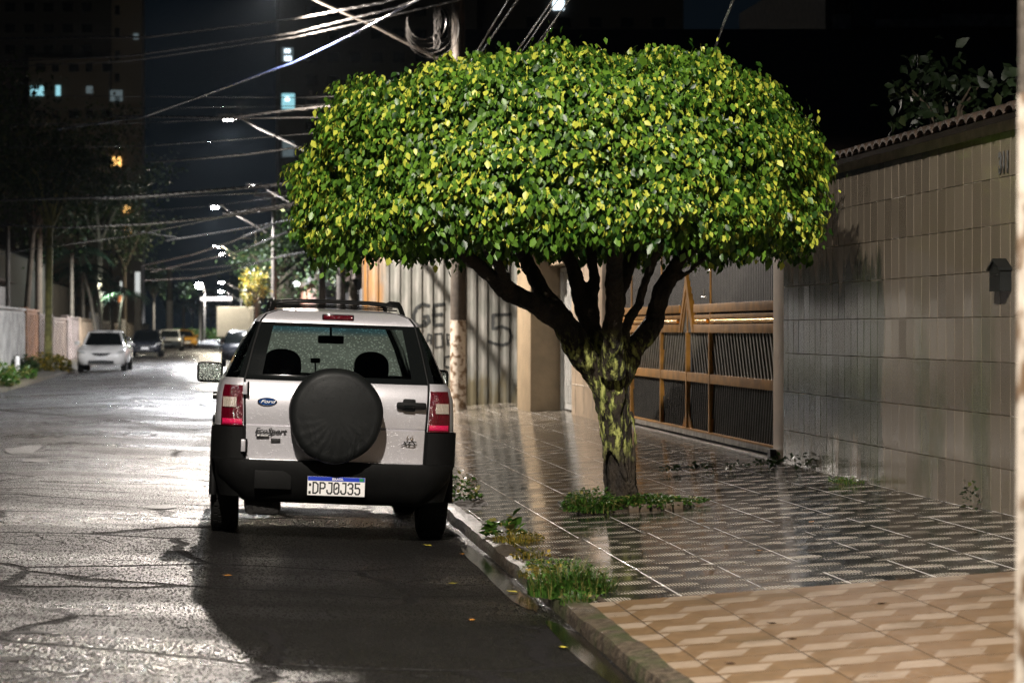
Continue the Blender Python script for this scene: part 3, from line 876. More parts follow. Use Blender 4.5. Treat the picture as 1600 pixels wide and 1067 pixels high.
for i, ch in enumerate('DPJ0J35'):
    ox = PX_ - .160 + i * .0485; oz = PZ_ - .050
    for st in GL[ch]:
        pts = [(ox + a * gw, oz + b * gh) for a, b in st]
        for p0, p1 in zip(pts, pts[1:]):
            dx, dz = p1[0] - p0[0], p1[1] - p0[1]; l_ = math.hypot(dx, dz); ux, uz = dx / l_ * gt * .8, dz / l_ * gt * .8; vx, vz = -dz / l_ * gt, dx / l_ * gt
            mb.prism([(p0[0] - ux - vx, p0[1] - uz - vz), (p1[0] + ux - vx, p1[1] + uz - vz), (p1[0] + ux + vx, p1[1] + uz + vz), (p0[0] - ux + vx, p0[1] - uz + vz)], -.1226 - .00002 * i, -.1205)
mb.build('plate_number', M_BLK, lp)
text('country_name', 'BRASIL', .024, M_WHITE, lp, (PX_ + .01, -.1235, PZ_ + .043), sx=1.1, off=.0004)
mb = MB(); mb.box(PX_ - .190, PX_ - .174, -.1225, -.120, PZ_ - .002, PZ_ + .018, .001); mb.box(PX_ - .192, PX_ - .176, -.1225, -.120, PZ_ - .056, PZ_ - .036, .001); mb.build('plate_marks', M_BLK, lp)
# roof rack
rk = thing('roof_rack', None, None); rk.parent = SUV
for sgn in (-1, 1):
    mb = MB(); pts = [(sgn * .475, .33, 1.595), (sgn * .455, .42, 1.665), (sgn * .45, .60, 1.695), (sgn * .45, 1.4, 1.71), (sgn * .45, 2.0, 1.695), (sgn * .47, 2.28, 1.60)]
    mb.tube(pts, .017, 8); mb.build('side_rail', M_PLAST, rk, smooth=60)
for yy, zz in ((.50, 1.682), (.95, 1.702), (1.45, 1.708), (1.9, 1.700)):
    mb = MB(); mb.tube([(-.45, yy, zz - .01), (-.3, yy, zz + .004), (0, yy, zz + .008), (.3, yy, zz + .004), (.45, yy, zz - .01)], .0085, 8)
    mb.tube([(-.44, yy + .05, zz - .035), (0, yy + .05, zz - .026), (.44, yy + .05, zz - .035)], .006, 6); mb.build('cross_bar', M_PLAST, rk, smooth=60)
mb = MB()
for sgn in (-1, 1):
    mb.tube([(sgn * .30, .5, 1.685), (sgn * .30, 1.9, 1.70)], .006, 6); mb.tube([(sgn * .12, .5, 1.69), (sgn * .12, 1.9, 1.705)], .006, 6)
mb.build('rack_mesh', M_PLAST, rk, smooth=60)
# mirrors
for sgn in (-1, 1):
    c0 = (sgn * .905, 2.42, 1.125)
    mb = MB(); mb.box(c0[0] - .105, c0[0] + .105, c0[1] - .0, c0[1] + .13, c0[2] - .082, c0[2] + .082, .035); mh = mb.build('side_mirror', M_PLAST, SUV, smooth=60)
    mb = MB(); mb.box(c0[0] - .090, c0[0] + .090, c0[1] - .007, c0[1] + .02, c0[2] - .068, c0[2] + .068, .02); mg = mb.build('mirror_glass', M_MIRR, mh, smooth=60)
    mb = MB(); mb.tube([(sgn * .80, 2.50, 1.07), (sgn * .77 , 2.60, 1.05)], .03); mb.tube([(c0[0] - sgn * .08, 2.48, 1.07), (sgn * .76, 2.56, 1.06)], .032, 8); mb.build('mirror_arm', M_PLAST, mh, smooth=60)
# interior
def seatshape(cx, cy, top, wdt, name):
    mb = MB(); mb.box(cx - wdt / 2 - .09, cx + wdt / 2 + .09, cy, cy + .14, .6, top - .20, .06)
    pr = []
    for i in range(17):
        q = math.pi * i / 16; pr.append((cx + wdt / 2 * math.cos(q) * (1), top - .16 + .15 * math.sin(q) ** .6))
    pr = pr + [(cx - wdt / 2 * .95, top - .24), (cx + wdt / 2 * .95, top - .24)]
    mb.prism(pr, cy + .02, cy + .12); return mb.build(name, M_SEAT, SUV, smooth=50)
seatshape(-.34, 1.95, 1.345, .30, 'seat'); seatshape(.36, 1.95, 1.345, .27, 'seat')
mb = MB(); mb.box(-.6, .6, .85, 1.0, .5, 1.02, .05); mb.build('rear_seat', M_SEAT, SUV)
mb = MB(); mb.box(-.65, .65, 2.75, 3.1, .7, 1.08, .06); mb.build('dashboard', M_INT, SUV)
mb = MB(); mb.box(-.05, .16, 2.42, 2.45, 1.385, 1.45, .015); mb.tube([(.055, 2.45, 1.44), (.055, 2.52, 1.52)], .01); mb.build('rear_view_mirror', M_BLK, SUV, smooth=50)
mb = MB(); pts = [(-.34 + .18 * math.cos(R(a)), 2.55 + .05 * math.sin(R(a)), 1.0 + .16 * math.sin(R(a))) for a in range(0, 361, 20)]; mb.tube(pts, .014, 6); mb.build('steering_wheel', M_BLK, SUV, smooth=60)
mb = MB(); mb.box(-.10, -.02, 2.5, 2.53, 1.225, 1.265, .012); mb.tube([(-.06, 2.52, 1.23), (-.05, 2.6, 1.07)], .006); mb.build('phone_holder', M_BLK, SUV)

# ================================================================== STREET TREE
def ppt(px, py, d): return tuple(P(px, py, d))
TD = 18.9
mb = MB()
mb.tube([ppt(972, 790, TD), ppt(970, 765, TD), ppt(968, 720, TD), ppt(962, 670, TD), ppt(955, 620, TD), ppt(950, 585, TD), ppt(950, 555, TD)], [.165, .13, .12, .122, .135, .155, .14], 16)
limbs = [([(945, 605, 18.9), (915, 555, 18.85), (875, 497, 18.8), (835, 470, 18.7), (790, 450, 18.6), (755, 425, 18.5), (715, 390, 18.4), (670, 330, 18.2)], [.13, .135, .125, .11, .09, .075, .06, .03]),
         ([(880, 500, 18.8), (850, 455, 18.9), (820, 400, 19.1), (790, 330, 19.3)], [.10, .085, .075, .04]),
         ([(945, 590, 18.95), (925, 520, 19.1), (905, 460, 19.2), (885, 400, 19.3), (860, 330, 19.5)], [.12, .10, .085, .07, .04]),
         ([(955, 590, 18.7), (956, 510, 18.5), (962, 450, 18.3), (960, 395, 18.0), (950, 320, 17.6)], [.13, .10, .085, .07, .04]),
         ([(925, 510, 19.1), (930, 440, 19.2), (925, 390, 19.3), (930, 320, 19.4)], [.06, .055, .05, .03]),
         ([(960, 600, 18.9), (990, 545, 19.0), (1018, 500, 19.05), (1035, 450, 19.1), (1060, 410, 19.15), (1110, 360, 19.3), (1170, 300, 19.4)], [.13, .12, .105, .09, .075, .05, .03]),
         ([(968, 560, 18.9), (985, 500, 18.7), (1010, 440, 18.5), (1030, 390, 18.3), (1060, 320, 18.0)], [.06, .045, .04, .035, .02]),
         ([(965, 480, 18.9), (975, 430, 19.1), (1000, 380, 19.5), (1040, 320, 20.0)], [.08, .07, .06, .03]),
         ([(1045, 435, 19.1), (1075, 428, 19.1), (1100, 405, 19.0), (1125, 380, 18.9), (1150, 340, 18.8)], [.035, .026, .024, .022, .015]),
         ([(800, 450, 18.6), (770, 400, 18.2), (740, 340, 17.8)], [.05, .045, .03])]
for pts, rad in limbs:
    q = []; rr = []
    for i in range(len(pts) - 1):
        for k in range(3):
            t = k / 3; a, b = pts[i], pts[i + 1]
            q.append(ppt(*[a[c_] + (b[c_] - a[c_]) * t for c_ in range(3)])); rr.append(rad[i] + (rad[i + 1] - rad[i]) * t)
    q.append(ppt(*pts[-1])); rr.append(rad[-1])
    q = [p_ if isinstance(p_, Vector) else Vector(p_) for p_ in q]
    q = [p_ + Vector((mnoise.noise(p_ * 3.1), 0, mnoise.noise(p_ * 3.1 + Vector((7, 1, 2))))) * .035 for p_ in q]
    mb.tube(q, [r_ * .80 * (1 + .16 * mnoise.noise(p_ * 6)) for r_, p_ in zip(rr, q)], 12)
# aerial roots hugging the trunk
for (a, b, c_, d_) in ((955, 600, 985, 770), (948, 620, 978, 740), (975, 590, 955, 700), (945, 690, 1000, 780), (985, 640, 996, 775), (940, 640, 950, 770)):
    pts = []
    for i in range(9):
        t = i / 8; p = P(a + (c_ - a) * t + 4 * math.sin(t * 6), b + (d_ - b) * t, TD - .15 - .015 * math.sin(t * 3)); pts.append(p)
    mb.tube(pts, [.018 - .004 * abs(i - 4) / 4 for i in range(9)], 6)
TREE = thing('street_tree', 'broad umbrella-shaped clipped tree with glossy green and yellow leaves on the pavement', 'tree', (P(970, 770, TD).x, TD, .22))
def localise(o, root):
    o.parent = root; o.matrix_parent_inverse = Matrix.Identity(4)
    off = root.location; o.data.transform(Matrix.Translation(-off)); return o
tr_ = localise(mb.build('trunk', M_BARK), TREE)
md = tr_.modifiers.new('remesh', 'REMESH'); md.mode = 'VOXEL'; md.voxel_size = .016; md.use_smooth_shade = True
tex = bpy.data.textures.new('bark_noise', 'CLOUDS'); tex.noise_scale = .08; tex.noise_depth = 3
md2 = tr_.modifiers.new('displace', 'DISPLACE'); md2.texture = tex; md2.strength = .035; md2.mid_level = .5

def leaves_mesh(name, mat, pos, nrm, down, size, val, parent=None, fold=.25, wid=.62, smooth=False):
    """each leaf: pointed folded blade with six verts; pos (n,3) base point; down = direction of the tip"""
    n = len(pos)
    t = down / np.linalg.norm(down, axis=1, keepdims=True)
    nn = nrm - (nrm * t).sum(1, keepdims=True) * t; nn /= np.linalg.norm(nn, axis=1, keepdims=True) + 1e-9
    s_ = np.cross(t, nn); L = size[:, None]
    w_ = L * wid * .5
    P0 = pos; P1 = pos + t * L * .35 + s_ * w_ + nn * w_ * fold; P2 = pos + t * L * .35 - s_ * w_ + nn * w_ * fold
    P3 = pos + t * L * .72 + s_ * w_ * .62 + nn * w_ * (fold * .5); P4 = pos + t * L * .72 - s_ * w_ * .62 + nn * w_ * (fold * .5)
    P5 = pos + t * L * 1.0 - nn * L * .08
    PM = pos + t * L * .45 - nn * L * .02
    V = np.stack([P0, P1, P3, P5, P4, P2, PM], 1).reshape(-1, 3)
    b = np.arange(n)[:, None] * 7
    Fq = np.concatenate([b + np.array([[0, 1, 2, 6]]), b + np.array([[6, 2, 3, 4]]), b + np.array([[0, 6, 4, 5]])], 0)
    me = bpy.data.meshes.new(name)
    me.vertices.add(len(V)); me.vertices.foreach_set('co', V.astype(np.float32).ravel())
    me.loops.add(Fq.size); me.loops.foreach_set('vertex_index', Fq.astype(np.int32).ravel())
    me.polygons.add(len(Fq)); me.polygons.foreach_set('loop_start', np.arange(0, Fq.size, 4, dtype=np.int32))
    me.update(calc_edges=True)
    a = me.attributes.new('leaf', 'FLOAT', 'FACE'); a.data.foreach_set('value', np.tile(val, 3).astype(np.float32))
    me.materials.append(mat); me.shade_smooth()
    o = bpy.data.objects.new(name, me); COL.objects.link(o)
    if parent: localise(o, parent)
    return o

CPROF = [(2.14, 1.72), (2.20, 1.96), (2.32, 2.07), (2.48, 2.08), (2.75, 2.04), (3.02, 1.92), (3.20, 1.78), (3.36, 1.60), (3.47, 1.38), (3.54, 1.12), (3.59, .8), (3.61, .01)]
CC = np.array([2.625, 18.95])
def crown_points(n):
    # arclength sampling of the profile
    seg = []; tot = 0
    for a, b in zip(CPROF, CPROF[1:]):
        l_ = math.hypot(b[0] - a[0], b[1] - a[1]) * (a[1] + b[1]) / 2; tot += l_; seg.append(tot)
    u_ = rng.random(n) * tot; idx = np.searchsorted(seg, u_)
    f_ = rng.random(n)
    A = np.array(CPROF)[idx]; B = np.array(CPROF)[idx + 1]
    zz = A[:, 0] + (B[:, 0] - A[:, 0]) * f_; rr = A[:, 1] + (B[:, 1] - A[:, 1]) * f_
    th = rng.random(n) * 2 * np.pi
    tz = B[:, 0] - A[:, 0]; tr2 = B[:, 1] - A[:, 1]; ln = np.hypot(tz, tr2)
    nr = tz / ln; nz = -tr2 / ln
    nrm = np.stack([nr * np.cos(th), nr * np.sin(th), nz], 1)
    pos = np.stack([CC[0] + rr * np.cos(th), CC[1] + rr * np.sin(th) * .98, zz], 1)
    lum = np.array([mnoise.fractal(Vector(p) * 1.9, 1, 2, 3) for p in pos]); lum2 = np.array([mnoise.noise(Vector(p) * 6.5) for p in pos])
    return pos, nrm, lum, lum2
NL = 78000
pos, nrm, l1, l2 = crown_points(NL)
depth = -np.abs(rng.normal(0, .085, NL)) * (1 + (rng.random(NL) < .25) * 2)
pos = pos + nrm * (l1 * .19 + l2 * .09 + depth)[:, None]
# sprigs that poke out
sp = rng.random(NL) < .03
pos[sp] += nrm[sp] * (rng.random(sp.sum()) * .13)[:, None]
# gaps
l3 = np.array([mnoise.noise(Vector(p) * 4.2 + Vector((9, 2, 5))) for p in pos]); keep = (l2 > -.40) & (l3 > -.38 - rng.random(NL) * .2); pos, nrm, l1, l2 = pos[keep], nrm[keep], l1[keep], l2[keep]; n = len(pos)
sz_ = np.interp(l1, [-.5, .5], [.88, 1.12])
down = np.stack([rng.normal(0, .38, n), rng.normal(0, .38, n), -np.ones(n) * .9], 1) + nrm * .30
ln = nrm + rng.normal(0, .40, (n, 3))
patchn = l1 * .12
val = np.clip(rng.random(n) + patchn, 0, 1)
size = .030 + .046 * rng.random(n) ** 1.2
crown = leaves_mesh('crown', M_LEAF, pos, ln, down, size, val, TREE, .22, .66)
# underside foliage
nu = 9000; th = rng.random(nu) * 2 * np.pi; rr = np.sqrt(rng.random(nu)) * 1.95
pu = np.stack([CC[0] + rr * np.cos(th), CC[1] + rr * np.sin(th), 2.17 + rng.normal(0, .06, nu) + .16 * (1 - (rr / 1.95) ** 2)], 1)
pu[:, 2] += np.array([mnoise.noise(Vector(p) * 2.3) for p in pu]) * .08
du = np.stack([rng.normal(0, .4, nu), rng.normal(0, .4, nu), -np.ones(nu)], 1)
leaves_mesh('under_foliage', M_LEAF, pu, rng.normal(0, 1, (nu, 3)), du, rng.uniform(.05, .09, nu), rng.random(nu) * .8, TREE)
# inner mass of leaves so the crown is opaque
ni = 9000; th = rng.random(ni) * 2 * np.pi; rr = np.sqrt(rng.random(ni)) * 1.8; zz = rng.uniform(2.25, 3.45, ni)
ok = rr < np.array([interp(z_, CPROF, 1) for z_ in zz]) - .15
pi_ = np.stack([CC[0] + rr * np.cos(th), CC[1] + rr * np.sin(th), zz], 1)[ok]; k = len(pi_)
leaves_mesh('inner_foliage', M_LEAF, pi_, rng.normal(0, 1, (k, 3)), rng.normal(0, 1, (k, 3)) + np.array([0, 0, -1]), rng.uniform(.08, .13, k), rng.random(k) * .8, TREE)

# tree pit
sheet('tree_pit', M_SOIL, 2.72, 3.50, 18.3, 19.6, .004)
mb = MB()
for i in range(4, 9):
    mb.box(2.74 + i * .083, 2.815 + i * .083, 18.24, 18.31, walk_z(2.75 + i * .083) - .02, walk_z(2.75 + i * .083) + .030 + .005 * (i % 3), .006)
tag(mb.build('pit_edging', M_BRICK, smooth=40), 'broken row of tan edging bricks in front of the street tree', 'edging')

# ================================================================== weeds
def clump(name, label, cx, cy, cz, rad, ht, n, cat='weed', mat=M_WEED, blades=.5, lsize=.03, group=None, lean=.5, flat=1):
    root = thing(name, label, cat, (cx, cy, cz), group=group)
    nb_ = int(n * blades); nl_ = n - nb_
    mbx = MB()
    for i in range(nb_):
        a = random.random() * 6.283; r_ = rad * math.sqrt(random.random()); h_ = ht * random.uniform(.4, 1.0) * (1 - .5 * (r_ / rad) ** 2)
        bx, by = r_ * math.cos(a), r_ * math.sin(a) * flat; le = lean * h_ * random.uniform(.2, 1.2); b = a + random.uniform(-1, 1)
        w_ = random.uniform(.002, .0045); dx, dy = math.cos(b), math.sin(b); p_ = (-dy, dx)
        pts = []
        for t in (0, .35, .7, 1):
            X_ = bx + dx * le * t * t; Y_ = by + dy * le * t * t; Z_ = h_ * (t - .18 * t * t * lean)
            ww = w_ * (1 - t) + .0006; pts.append(((X_ + p_[0] * ww, Y_ + p_[1] * ww, Z_), (X_ - p_[0] * ww, Y_ - p_[1] * ww, Z_)))
        vs = [q for pr in pts for q in pr]; mbx.val = random.random()
        mbx.add(vs, [(0, 1, 3, 2), (2, 3, 5, 4), (4, 5, 7, 6)])
    if nb_: mbx.build('grass_blades', mat, root, attr='leaf')
    if nl_:
        th = rng.random(nl_) * 6.283; rr = rad * np.sqrt(rng.random(nl_)); zz = ht * rng.random(nl_) * .8 * (1 - .6 * (rr / rad) ** 2) + .01
        p_ = np.stack([rr * np.cos(th), rr * np.sin(th) * flat, zz], 1)
        dn = np.stack([np.cos(th), np.sin(th), rng.normal(.2, .5, nl_)], 1)
        o = leaves_mesh('leaves', mat, p_, np.stack([rng.normal(0, .5, nl_), rng.normal(0, .5, nl_), np.ones(nl_)], 1), dn, rng.uniform(.5, 1.2, nl_) * lsize, rng.random(nl_))
        o.parent = root
    return root
def wz(X_): return walk_z(X_)
clump('grass_clump', 'large tuft of fine green grass overhanging the kerb beside the tan tiles', 1.93, 13.35, .03, .24, .25, 1500, 'grass', blades=.75, lsize=.03)
clump('grass_clump', 'low yellowish grass behind the large kerb tuft', 1.95, 14.3, .03, .20, .10, 500, 'grass', M_YELLEAF, .7, .025)
clump('weed', 'small broad-leaved weed on the kerb near the car', 1.97, 16.9, .04, .10, .22, 60, blades=0, lsize=.09)
clump('grass_clump', 'pale grass tuft at the foot of the broad-leaved kerb weed', 2.02, 16.5, .04, .17, .11, 500, 'grass', M_YELLEAF, .6, .03)
clump('weed', 'leafy weed growing beside the right rear wheel of the off-roader', 2.03, 20.5, .04, .16, .30, 220, blades=0, lsize=.06)
clump('grass_clump', 'bushy green clump at the left foot of the street tree', 2.82, 18.45, wz(2.8), .22, .22, 1400, 'grass', blades=.4, lsize=.035)
clump('ground_cover', 'low creeping green plants right of the street tree trunk', 3.28, 18.5, wz(3.3), .30, .10, 1300, 'ground cover', blades=.1, lsize=.035)
clump('ground_cover', 'thin creeping plants spilling from the right end of the tree pit', 3.55, 18.45, wz(3.6), .16, .05, 250, 'ground cover', blades=.1, lsize=.03)
for i, (px, py, r_, h_) in enumerate([(1048, 722, .10, .10), (1095, 722, .14, .12), (1150, 724, .16, .10), (1195, 722, .12, .06)]):
    Xp, Yp = gp(px, py + 8, .25)
    clump('weed', ['leftmost dark weed in the cracked joint before the gate', 'second dark weed from the left in the joint before the gate', 'third dark weed from the left in the joint before the gate', 'flat dark weed in the joint by the gate post'][i], Xp, Yp, wz(Xp), r_ * .8, h_ * .8, 60, blades=0, lsize=.045, mat=M_FARLEAF, flat=.5, group='weeds in the joint before the gate')
clump('weed', 'sparse dark weed at the foot of the tiled wall near the gate', 5.02, 21.2, wz(5.0), .22, .16, 110, blades=0, lsize=.05, mat=M_FARLEAF, flat=1.5)
clump('grass_clump', 'bright green grass patch at the foot of the tiled wall', 4.98, 19.3, wz(5.0), .13, .05, 350, 'grass', blades=.6, lsize=.02, flat=2)
clump('weed', 'thin upright weed at the wall foot near the right end', 5.05, 16.3, wz(5.05), .05, .30, 50, blades=0, lsize=.04, mat=M_FARLEAF)
def soil(cx, cy, rx, ry, seed):
    mbx = MB(); n = 28; dz = -.014 if cy > 16.44 else 0; vs = [(cx, cy, walk_z(cx) + .010 + dz)]
    for j in range(n):
        q = 6.283 * j / n; k = 1 + .45 * mnoise.noise(Vector((math.cos(q) * 1.7, math.sin(q) * 1.7, seed))); X_ = cx + rx * k * math.cos(q)
        vs.append((X_, cy + ry * k * math.sin(q), walk_z(X_) + .003 + dz))
    mbx.add(vs, [(0, 1 + j, 1 + (j + 1) % n) for j in range(n)]); tag(mbx.build('soil', M_SOIL), kind='structure')
for i, (a, b, c_, d_) in enumerate([(1.97, 13.6, .10, .8), (1.98, 15.2, .09, .9), (2.0, 17.6, .10, .8), (2.05, 20.4, .16, .8)]): soil(a, b, c_, d_, i * 2.3)
clump('grass_clump', 'scruffy dry tuft on the kerb between the broad-leaved weed and the large grass tuft', 1.96, 15.3, .04, .12, .09, 260, 'grass', M_YELLEAF, .6, .03)
clump('weed', 'tiny creeping weed on the kerb just beyond the large grass tuft', 1.99, 14.8, .04, .12, .06, 160, blades=0, lsize=.03)
clump('grass_clump', 'thin moss-green grass at the near end of the large kerb tuft', 1.90, 12.9, .03, .10, .10, 260, 'grass', blades=.7, lsize=.025)
# fallen leaves
def leaf_litter(px, py, mat, label, s_=.035, z=0.0):
    road_side = z == 0
    zz = road_z(1.2) if road_side else z
    X_, Y_ = gp(px, py, zz); X_ = X_
    zz = (road_z(X_) if road_side else walk_z(X_)) + .006
    a = random.random() * 6.28; mbx = MB(); c_, s2 = math.cos(a), math.sin(a)
    pr = [(-1, 0, .1), (-.4, .45, .25), (.3, .42, .2), (1, 0, .35), (.3, -.4, .22), (-.4, -.45, .3), (0, 0, .0)]
    vs = [(X_ + (p[0] * c_ - p[1] * s2) * s_, Y_ + (p[0] * s2 + p[1] * c_) * s_ * 1.2, zz + p[2] * s_ * .8) for p in pr]
    mbx.add(vs, [(0, 1, 6), (1, 2, 6), (2, 3, 6), (3, 4, 6), (4, 5, 6), (5, 0, 6)])
    tag(mbx.build('fallen_leaf', mat), label, 'leaf', 'fallen leaves')
for px, py, mt, lb in [(668, 852, M_LEAFY, 'yellow leaf on the road just behind the right rear wheel'), (723, 864, M_LEAFO, 'orange leaf in the gutter near the kerb weed'),
                       (708, 912, M_LEAFY, 'yellow leaf in the middle of the car shadow'), (737, 970, M_LEAFO, 'orange leaf on the dark road nearest the kerb puddle'),
                       (880, 1009, M_LEAFY, 'yellow leaf at the near edge of the dark shadow by the kerb'), (355, 912, M_LEAFO, 'small orange leaf on the road left in the car shadow'),
                       (800, 922, M_LEAFY, 'yellow leaf in the gutter under the grass tuft')]:
    leaf_litter(px, py, mt, lb)
for i, (px, py) in enumerate([(1228, 823), (1268, 828), (1375, 866), (1268, 866), (1140, 1007), (1205, 958), (1378, 943), (1238, 981), (1405, 913), (1523, 857), (1520, 833), (1186, 861), (712, 735)]):
    leaf_litter(px, py, M_LEAFB if i not in (11, 1) else M_LEAFO, 'brown fallen leaf lying on the pavement tiles' if i not in (11, 1) else 'orange fallen leaf lying on the grey pavement tiles', .028, .15)

# ================================================================== RIGHT WALL (glazed tiles, real tiles)
WX = 5.15
WALL = thing('tiled_wall', 'long brown glazed-tile street wall with a scalloped roof-tile coping', 'wall', (WX, 12, .28))
mb = MB(); mb.box(WX + .0055, WX + .22, 3, 22.19, .1, 2.90); localise(mb.build('wall_core', M_GROUT), WALL)
mb = MB(); zr = [.22, .578, .930, 1.279, 1.580, 1.884, 2.189, 2.50, 2.80]
y0 = 3.0; tw = .20
for r_ in range(len(zr) - 1):
    za, zb = zr[r_] + .002, zr[r_ + 1] - .002
    j = 0
    while y0 + j * tw < 22.1:
        ya, yb = y0 + j * tw + .003, min(y0 + (j + 1) * tw - .003, 22.18)
        t1 = random.gauss(0, .0008); t2 = random.gauss(0, .0007); b = .0016
        mb.val = max(0, min(1, random.gauss(.5, .15) + (.25 if (r_ in (4, 5) and ya > 17.5) else 0) - (.35 if r_ == 2 else 0)))
        x1 = WX
        vs = [(x1 + .004, ya, za), (x1 + .004, yb, za), (x1 + .004, yb, zb), (x1 + .004, ya, zb),
              (x1 + t1 + t2, ya + b, za + b), (x1 + t1 - t2, yb - b, za + b), (x1 - t1 - t2, yb - b, zb - b), (x1 - t1 + t2, ya + b, zb - b)]
        mb.add(vs, [(4, 7, 6, 5), (0, 4, 5, 1), (1, 5, 6, 2), (2, 6, 7, 3), (3, 7, 4, 0)])
        j += 1
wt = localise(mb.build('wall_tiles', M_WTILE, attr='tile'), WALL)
# eave of roman tiles
mb = MB(); k = 0; yy = 3.0
while yy < 22.3:
    pts0 = []; n = 7
    for i in range(n):
        q = math.pi * i / (n - 1); pts0.append((yy + .09 - .088 * math.cos(q), .055 * math.sin(q)))
    dz = random.uniform(-.006, .006)
    vs = [(WX - .15, a, 2.885 + b + dz) for a, b in pts0] + [(WX + .42, a, 3.03 + b + dz) for a, b in pts0] + [(WX - .15, a, 2.868 + b * .9 + dz) for a, b in pts0]
    mb.add(vs, [(i, n + i, n + i + 1, i + 1) for i in range(n - 1)] + [(2 * n + i, i, i + 1, 2 * n + i + 1) for i in range(n - 1)])
    yy += .195
localise(mb.build('coping_tiles', M_DROOF, smooth=50), WALL)
mb = MB(); mb.prism([(WX - .10, 2.845), (WX + .42, 2.97), (WX + .42, 3.02), (WX - .13, 2.875)], 3, 22.3); localise(mb.build('coping_board', M_DROOF), WALL)
# bright gutter line on coping
# house number and mailbox
text('house_number', '311', .16, M_BLK, None, (0, 0, 0), off=.008)
hn = [o for o in COL.objects if o.name.startswith('house_number')][-1]
def on_wall(px, py): 
    d = F * WX / (px - VX); return (WX, d, H - (py - VY) * d / F)
q = on_wall(1578, 262)
hn.location = (WX - .008, q[1] + .10, q[2] - .02); hn.rotation_euler = (R(90), 0, R(-90)); hn.scale = (.95, 1.15, 1)
hn.data.transform(Matrix.Shear('XY', 4, (0, .0))); hn.parent = None
tag(hn, 'black slanted number 311 on the top tile row of the brown wall', 'house number')
q = on_wall(1572, 455)
MBX = thing('mailbox', 'small black house-shaped letter box on the brown tiled wall', 'mailbox', (WX, q[1], q[2]))
mb = MB(); mb.prism([(-.11, 0), (.11, 0), (.11, .145), (0, .20), (-.11, .145)], -.075, 0.0, 'yz')
MB_b = mb.build('box', M_MAIL, MBX)
mb = MB(); mb.prism([(-.125, .135), (0, .198), (.125, .135), (.125, .150), (0, .215), (-.125, .150)], -.09, 0.0, 'yz'); mb.build('lid', M_MAIL, MBX)
mb = MB(); mb.box(-.082, -.075, -.07, .07, .10, .112, .002); mb.build('slot', M_BLK, MBX)

# ================================================================== GATE
GX = 5.22
GATE = thing('driveway_gate', 'wide double metal gate with gold frames, brass tube and pointed centre', 'gate', (GX, 27.2, .25))
G0, G1, GC = 22.66, 32.2, 27.2
def gbox(mb, y0, y1, z0, z1, dx=0, th=.04, bev=.004): mb.box(GX - dx, GX - dx + th, y0, y1, z0, z1, bev)
mb = MB(); mb.box(GX + .06, GX + .08, G0, G1, .30, 2.75); localise(mb.build('backing', M_GATEBK), GATE)
# ribbed upper sheet
mb = MB(); yy = G0
while yy < G1:
    inpk = abs(yy - GC)
    z0_ = 1.74 if inpk > .42 else 1.74 + (.42 - inpk) / .42 * .42
    mb.box(GX + .02, GX + .055, yy, yy + .045, z0_, 2.75); yy += .075
localise(mb.build('ribbed_sheet', M_PLANK), GATE)
# slanting slats middle band and lower band
def slats(z0_, z1_, lean, pitch, wd_, name, mat, dirs=None):
    mb = MB(); yy = G0 - 2
    while yy < G1 + 2:
        sgn = 1 if yy > GC else -1
        a0, a1 = yy, yy + lean * sgn * (z1_ - z0_)
        pa = []
        for (yk, zk) in ((a0, z0_), (a1, z1_)):
            pa.append((yk, zk))
        ok = all(G0 < p_[0] < G1 for p_ in pa) and all((p_[0] - GC) * sgn > .03 for p_ in pa)
        if ok:
            mb.add([(GX + .03, pa[0][0], z0_), (GX + .03, pa[0][0] + wd_, z0_), (GX + .03, pa[1][0] + wd_, z1_), (GX + .03, pa[1][0], z1_),
                    (GX + .058, pa[0][0], z0_), (GX + .058, pa[0][0] + wd_, z0_), (GX + .058, pa[1][0] + wd_, z1_), (GX + .058, pa[1][0], z1_)],
                   [(0, 3, 2, 1), (0, 4, 7, 3), (1, 2, 6, 5), (2, 3, 7, 6), (0, 1, 5, 4)])
        yy += pitch
    return localise(mb.build(name, mat), GATE)
slats(1.015, 1.46, -.55, .15, .05, 'slanted_slats', M_SLAT)
slats(.39, .915, .28, .11, .022, 'lower_slats', simple('dark_lower_slat', (.035, .033, .028), .45, .2, var=.3))
# peak slats
mb = MB()
for i in range(9):
    for sgn in (-1, 1):
        y_ = .06 + i * .045; zt = 2.05 - y_ * 1.35
        if zt > 1.5: mb.box(GX + .015, GX + .04, GC + sgn * y_ - .010, GC + sgn * y_ + .010, 1.46, zt)
localise(mb.build('peak_slats', M_SLAT), GATE)
mb = MB()
for (z0_, z1_, dx) in ((1.68, 1.77, .0), (1.46, 1.55, .0)):
    gbox(mb, G0, GC - .42, z0_, z1_, dx, .05); gbox(mb, GC + .42, G1, z0_, z1_, dx, .05)
gbox(mb, G0, GC - .40, 1.615, 1.655, -.01, .03); gbox(mb, GC + .40, G1, 1.615, 1.655, -.01, .03)
localise(mb.build('upper_rail', M_GOLD, smooth=40), GATE)
mb = MB(); gbox(mb, G0, G1, .915, 1.015, 0, .05); localise(mb.build('middle_rail', M_GOLD, smooth=40), GATE)
mb = MB(); gbox(mb, G0, G1, .372, .392, .004, .05); localise(mb.build('lower_trim', M_GOLD, smooth=40), GATE)
mb = MB(); gbox(mb, G0, G1, .315, .37, 0, .05); localise(mb.build('bottom_rail', M_RAIL, smooth=40), GATE)
